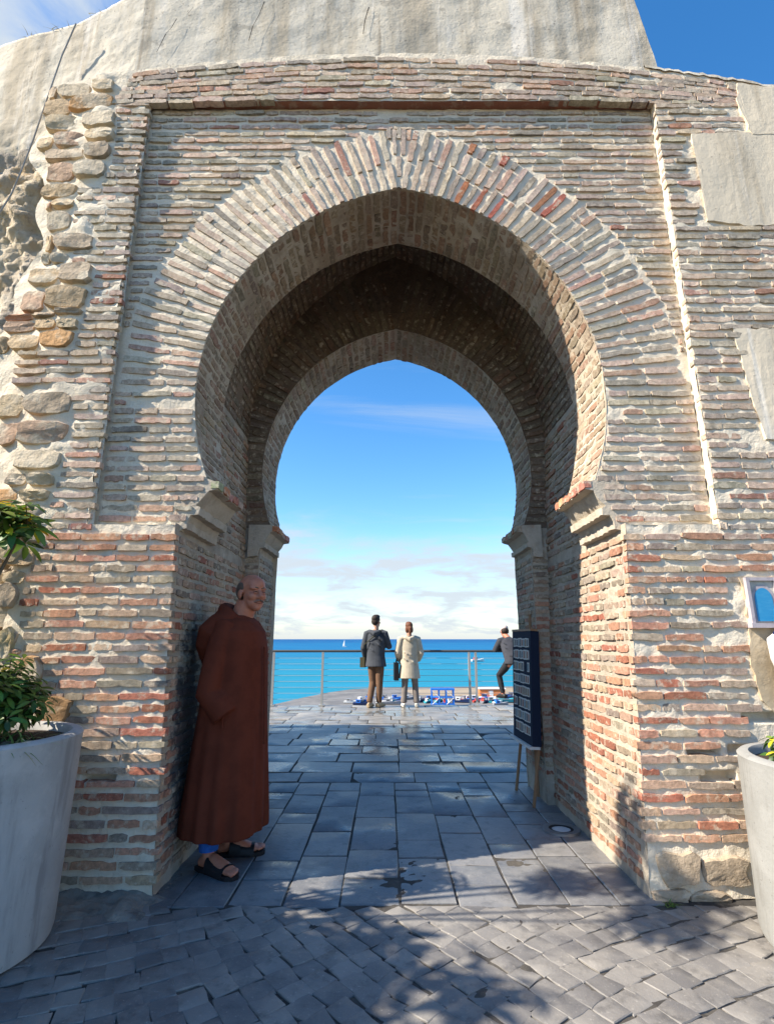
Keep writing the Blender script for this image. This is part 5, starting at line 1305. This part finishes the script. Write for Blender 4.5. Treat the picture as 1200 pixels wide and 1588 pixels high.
def person(label, origin, yaw, J, top, legs, shoe, hair, skinm, hairfn, headyaw=0, s=1.0, vox=0.011):
    """local frame: faces +Y, x to its right"""
    M = T(origin, yaw); e = empty('person', origin, label, 'person')
    W_ = lambda q: M @ (Vector(q) * s)
    b = MB(); hc = Vector(J['head']); HM = M @ Matrix.Scale(s, 4) @ T(hc, 90 + headyaw, J.get('nod', 0)); head_mb(b, HM, .97)
    nk = Vector(J['neck']); b.tube([W_(nk - Vector((0, 0, .10))), W_(nk), W_(hc + Vector((0, -.015, -.06)))], [.075 * s, .058 * s, .056 * s], 12)
    hp = Vector(J['hip']); b.tube([W_(hp), W_(hp.lerp(nk, .5)), W_(nk - Vector((0, 0, .08)))], [(.15 * s, .10 * s), (.14 * s, .10 * s), (.15 * s, .08 * s)], 14, ref=M.to_3x3() @ Vector((1, 0, 0)))
    jk = MB(); X = M.to_3x3() @ Vector((1, 0, 0))
    z0 = top['hem']; wv = top.get('flare', .0); up_ = nk - hp
    rows = []
    for t, rx, ry in ((0, .205 + wv, .150 + wv * .7), (.25, .195 + wv * .6, .142 + wv * .4), (.5, .185, .132), (.75, .195, .128), (.9, .185, .108), (1.0, .075, .065)):
        base = Vector((hp.x, hp.y, z0)); p = base.lerp(nk + Vector((0, 0, -.005)), t) if z0 > hp.z - .01 else (base.lerp(hp, t / .45) if t < .45 else hp.lerp(nk + Vector((0, 0, -.005)), (t - .45) / .55))
        rows.append((p, rx, ry))
    jk.tube([W_(p) for p, _, _ in rows], [(rx * s, ry * s) for _, rx, ry in rows], 22, ref=X)
    for sd in ('L', 'R'):
        sh, el, wr = (Vector(J[k + sd]) for k in ('sh', 'el', 'wr')); k = .062 * top.get('arm', 1)
        inn = sh.lerp(nk, .45)
        jk.tube([W_(inn), W_(sh), W_(sh.lerp(el, .5)), W_(el), W_(el.lerp(wr, .5)), W_(el.lerp(wr, .96))], [q * s for q in (.06, k * 1.18, k * 1.05, k, k * .9, k * .82)], 14)
        b.tube([W_(sh), W_(el), W_(wr)], [.045 * s, .038 * s, .028 * s], 10)
        if J.get('hands', True) and J.get('hand' + sd, True): hand(b, W_(wr), (M.to_3x3() @ (wr - el)), (M.to_3x3() @ Vector((1 if sd == 'L' else -1, 0.2, 0))).normalized(), s)
        hpx, kn, an = (Vector(J[k + sd]) for k in ('hp', 'kn', 'an'))
        b.tube([W_(hpx), W_(kn), W_(an)], [.075 * s, .05 * s, .036 * s], 10)
    if top.get('hood'):
        p = nk + Vector((0, -.075, -.02)); jk.tube([W_(p + Vector((-.10, .06, .0))), W_(p + Vector((-.08, -.02, -.02))), W_(p + Vector((0, -.055, -.06))), W_(p + Vector((.08, -.02, -.02))), W_(p + Vector((.10, .06, .0)))], [q * s for q in (.025, .042, .055, .042, .025)], 12)
    for k in range(top.get('folds', 5)):
        t = rnd.uniform(.15, .8); p, rx, ry = rows[1]; q = Vector((hp.x, hp.y, z0)).lerp(nk, t); x_ = rnd.uniform(-.12, .12); jk.tube([W_(q + Vector((x_ - .07, -.115, .05))), W_(q + Vector((x_, -.128, .0))), W_(q + Vector((x_ + .08, -.112, -.06)))], [.010 * s, .017 * s, .010 * s], 8)
    skin('body', b, skinm, e, .009, 1); skin('jacket', jk, top['mat'], e, vox, 2)
    tr = MB()
    tr.tube([W_(hp + Vector((0, 0, -.08))), W_(hp + Vector((0, 0, .02))), W_(hp + Vector((0, 0, .10)))], [(.15 * s, .105 * s), (.165 * s, .12 * s), (.15 * s, .10 * s)], 16, ref=X)
    for sd in ('L', 'R'):
        hpx, kn, an = (Vector(J[k + sd]) for k in ('hp', 'kn', 'an')); w = legs.get('w', 1)
        tr.tube([W_(hpx + Vector((0, 0, .03))), W_(hpx.lerp(kn, .5)), W_(kn), W_(kn.lerp(an, .5)), W_(an + Vector((0, 0, .02)))], [q * s * w for q in (.092, .086, .070, .064, legs.get('cuff', .060))], 14)
        for k in range(3): q = kn.lerp(an, .1 + .3 * k) + Vector((0, -.05, 0)); tr.tube([W_(q + Vector((-.05, .02, .02))), W_(q), W_(q + Vector((.05, .02, -.02)))], [.008 * s, .016 * s, .008 * s], 6)
    skin('trousers', tr, legs['mat'], e, vox, 2)
    for sd in ('L', 'R'):
        an = Vector(J['an' + sd]); ty = R(J.get('toe' + sd, 0)); d = Vector((math.sin(ty), math.cos(ty), J.get('ft' + sd, 0))); sh_ = MB(); g = an.z - .085
        z_ = lambda q, h: W_(Vector((q.x, q.y, g + h)) + Vector((0, 0, J.get('ft' + sd, 0) * (q - an).length)))
        sh_.tube([z_(an - d * .075, .045), z_(an - d * .02, .055), z_(an + d * .07, .050), z_(an + d * .14, .036), z_(an + d * .185, .028)], [(.034 * s, .043 * s), (.040 * s, .053 * s), (.043 * s, .048 * s), (.045 * s, .034 * s), (.030 * s, .022 * s)], 14, ref=M.to_3x3() @ Vector((math.cos(ty), -math.sin(ty), 0)))
        skin('shoe', sh_, shoe, e, .009, 1)
    hb = MB(); hairfn(hb, HM); skin('hair' if top.get('hat') is None else 'cap', hb, hair, e, .009, 1)
    return e, W_
def hair_short(hb, HM):
    for c, r in (((-.022, 0, .058), (.100, .084, .085)), ((-.055, 0, .0), (.062, .078, .075)), ((.02, 0, .10), (.07, .068, .045))):
        v, f = ell(c, r, 16); hb.put([HM @ q for q in v], f)
def hair_tail(hb, HM):
    hair_short(hb, HM); v, f = tube([HM @ Vector(q) for q in ((-.085, 0, .04), (-.118, 0, .0), (-.115, 0, -.08), (-.098, 0, -.15))], [.03, .038, .034, .014], 10); hb.put(v, f)
    for y in (-1, 1): v, f = ell((-.03, y * .06, -.03), (.05, .03, .075), 12); hb.put([HM @ q for q in v], f)
def cap(hb, HM):
    v, f = ell((-.008, 0, .066), (.106, .087, .078), 18); hb.put([HM @ q for q in v], f); v, f = tube([HM @ Vector(q) for q in ((.07, 0, .052), (.12, 0, .048), (.155, 0, .040))], [(.07, .010), (.065, .009), (.045, .007)], 12, ref=HM.to_3x3() @ Vector((0, 1, 0))); hb.put(v, f)
STAND = dict(head=(0, .015, 1.665), neck=(0, -.01, 1.50), hip=(0, 0, .94), shL=(-.185, -.01, 1.425), shR=(.185, -.01, 1.425), elL=(-.25, -.04, 1.14), elR=(.25, -.04, 1.14), wrL=(-.24, .09, .93), wrR=(.24, .09, .93),
             hpL=(-.085, 0, .90), hpR=(.085, 0, .90), knL=(-.095, .02, .49), knR=(.095, .02, .49), anL=(-.10, -.01, .085), anR=(.10, -.01, .085), toeL=-8, toeR=12)
GREYJ = cloth('grey_jacket', (0.065, 0.072, 0.085)); CREAM = cloth('cream_coat', (0.50, 0.44, 0.34), .82); BROWNT = cloth('brown_trousers', (0.16, 0.095, 0.06)); GREYT = cloth('grey_trousers', (0.20, 0.175, 0.16)); TANS = mat('tan_shoe', (0.42, 0.32, 0.20), .7); PALES = mat('pale_shoe', (0.60, 0.57, 0.50), .7)
J = dict(STAND); J.update(elR=(.27, .02, 1.16), wrR=(.16, .22, 1.22), knL=(-.07, .03, .49), anL=(-.11, -.07, .085), knR=(.075, .01, .49), anR=(.06, .04, .085), toeR=25, toeL=10)
e, W_ = person('man in dark grey hooded jacket and brown trousers standing at the railing', (-.23, 11.20, 0), -12, J, dict(mat=GREYJ, hem=.78, flare=.015, hood=True), dict(mat=BROWNT), TANS, HAIRD, SKIN2, hair_short, -18, 1.025)
mb = MB(); mb.tube([W_((-.02, .0, 1.505)), W_((0, .005, 1.535))], [.068, .064], 16); mb.obj('collar', mat('white_collar', (.7, .7, .7), .8), e, 60)
bag = empty('shoulder_bag', W_((-.30, .02, .80)), 'small olive bag at the hip of the man in grey jacket', 'bag'); mb = MB(); mb.box(-.05, .05, -.10, .10, -.10, .10, 0, T(W_((-.265, .03, .86)), -12)); mb.obj('pouch', mat('olive_canvas', (.06, .055, .03), .9), bag); mb = MB(); mb.tube([W_((-.265, .03, .95)), W_((-.215, -.13, 1.2)), W_((.0, -.15, 1.38)), W_((.14, -.10, 1.49))], .010, 6); mb.obj('strap', mat('olive_strap', (.05, .05, .03), .9), bag)
J = dict(STAND); J.update(elL=(-.26, -.03, 1.13), wrL=(-.21, .13, .97), elR=(.26, -.03, 1.13), wrR=(.21, .13, .97), anL=(-.13, -.03, .085), anR=(.15, 0, .085), knL=(-.10, .0, .49), knR=(.125, .02, .49))
e, W_ = person('woman in cream hooded coat and grey trousers standing at the railing', (.46, 11.22, 0), 4, J, dict(mat=CREAM, hem=.60, flare=.035, hood=True, arm=1.12, folds=8), dict(mat=GREYT, w=1.0, cuff=.07), PALES, HAIRB, SKIN2, hair_tail, 10, .945)
bag = empty('dark_bag', W_((-.27, .06, .58)), 'dark bag hanging at the left side of the woman', 'bag'); mb = MB(); mb.box(-.045, .045, -.14, .14, -.19, .16, 0, T(W_((-.285, .05, .76)), 4)); mb.obj('pouch', BLACKL, bag); mb = MB(); mb.tube([W_((-.285, -.04, .92)), W_((-.27, .02, 1.06)), W_((-.285, .12, .92))], .009, 6); mb.obj('handle', BLACKL, bag)
mb = MB(); mb.tube([W_((-.075, -.03, 1.47)), W_((0, -.085, 1.465)), W_((.085, -.03, 1.475)), W_((.115, .02, 1.475))], [.022, .028, .030, .02], 10); mb.obj('scarf', GREYJ, e, 60)
J = dict(head=(-.03, .36, 1.50), nod=24, neck=(0, .25, 1.37), hip=(0, -.04, .93), shL=(-.18, .22, 1.31), shR=(.18, .22, 1.31), elL=(-.26, .33, 1.13), elR=(.22, .33, 1.13), wrL=(-.06, .46, 1.15), wrR=(.06, .46, 1.15),
         hpL=(-.085, -.04, .90), hpR=(.085, -.04, .90), knL=(-.20, .34, .62), anL=(-.15, .30, .25), knR=(.10, .03, .49), anR=(.11, -.06, .085), toeL=-25, toeR=10, handL=True)
e, W_ = person('man in dark tracksuit and pale cap leaning on the railing', (2.56, 11.0, 0), 6, J, dict(mat=cloth('slate_top', (.05, .053, .064)), hem=.86, hood=True), dict(mat=cloth('black_trousers', (.03, .032, .038)), w=.92, cuff=.045), BLACKL, mat('pale_cap', (.55, .45, .43), .8), SKIN, cap, 0, 1.0)
HM_ = T((2.56, 11.0, 0), 6) @ T(Vector(J['head']), 90, J['nod']); hb = MB(); v, f = ell((-.035, 0, .005), (.078, .083, .075), 16); hb.put([HM_ @ q for q in v], f); skin('hair', hb, HAIRD, e, .009, 1)
# white garment hung on the wall at the right edge
G0 = atY(1196, 985, 3.10); g = empty('hanging_garment', (G0.x + .12, 3.15, .95), 'white garment with navy collar hanging on the wall at right edge', 'garment')
WHC = cloth('white_cotton', (.62, .62, .61), .92); NVC = cloth('navy_cotton', (.012, .02, .085))
h = MB(); X0 = G0.x
h.tube([(X0 + .18, 3.115, 1.395), (X0 + .18, 3.11, 1.30), (X0 + .19, 3.11, 1.18), (X0 + .20, 3.12, 1.06), (X0 + .21, 3.13, .98)], [(.13, .03), (.185, .05), (.165, .05), (.15, .045), (.12, .03)], 26, ref=(1, 0, 0))
h.tube([(X0 + .08, 3.12, 1.375), (X0 + .025, 3.10, 1.34), (X0 + .02, 3.09, 1.24), (X0 + .06, 3.10, 1.10)], [.035, .05, .046, .035], 14); h.tube([(X0 + .28, 3.12, 1.375), (X0 + .335, 3.10, 1.34), (X0 + .34, 3.09, 1.24), (X0 + .31, 3.10, 1.10)], [.035, .05, .046, .035], 14)
for k in range(6): h.tube([(X0 + .07 + .045 * k, 3.065, 1.32), (X0 + .08 + .04 * k, 3.058, 1.15), (X0 + .10 + .035 * k, 3.085, 1.02)], [.008, .014, .010], 8)
skin('cloth', h, WHC, g, .008, 3)
h = MB(); h.tube([(X0 + .01, 3.09, 1.372), (X0 + .07, 3.08, 1.405), (X0 + .13, 3.08, 1.45), (X0 + .20, 3.08, 1.45), (X0 + .27, 3.08, 1.405), (X0 + .33, 3.09, 1.37)], [.016, .035, .05, .05, .035, .016], 12); skin('collar', h, NVC, g, .008, 2)
mb = MB(); mb.tube([(X0 + .17, 3.14, 1.44), (X0 + .17, 3.14, 1.52), (X0 + .18, 3.19, 1.54)], .005, 6); mb.obj('hook', PAINT['black'], g, 60)
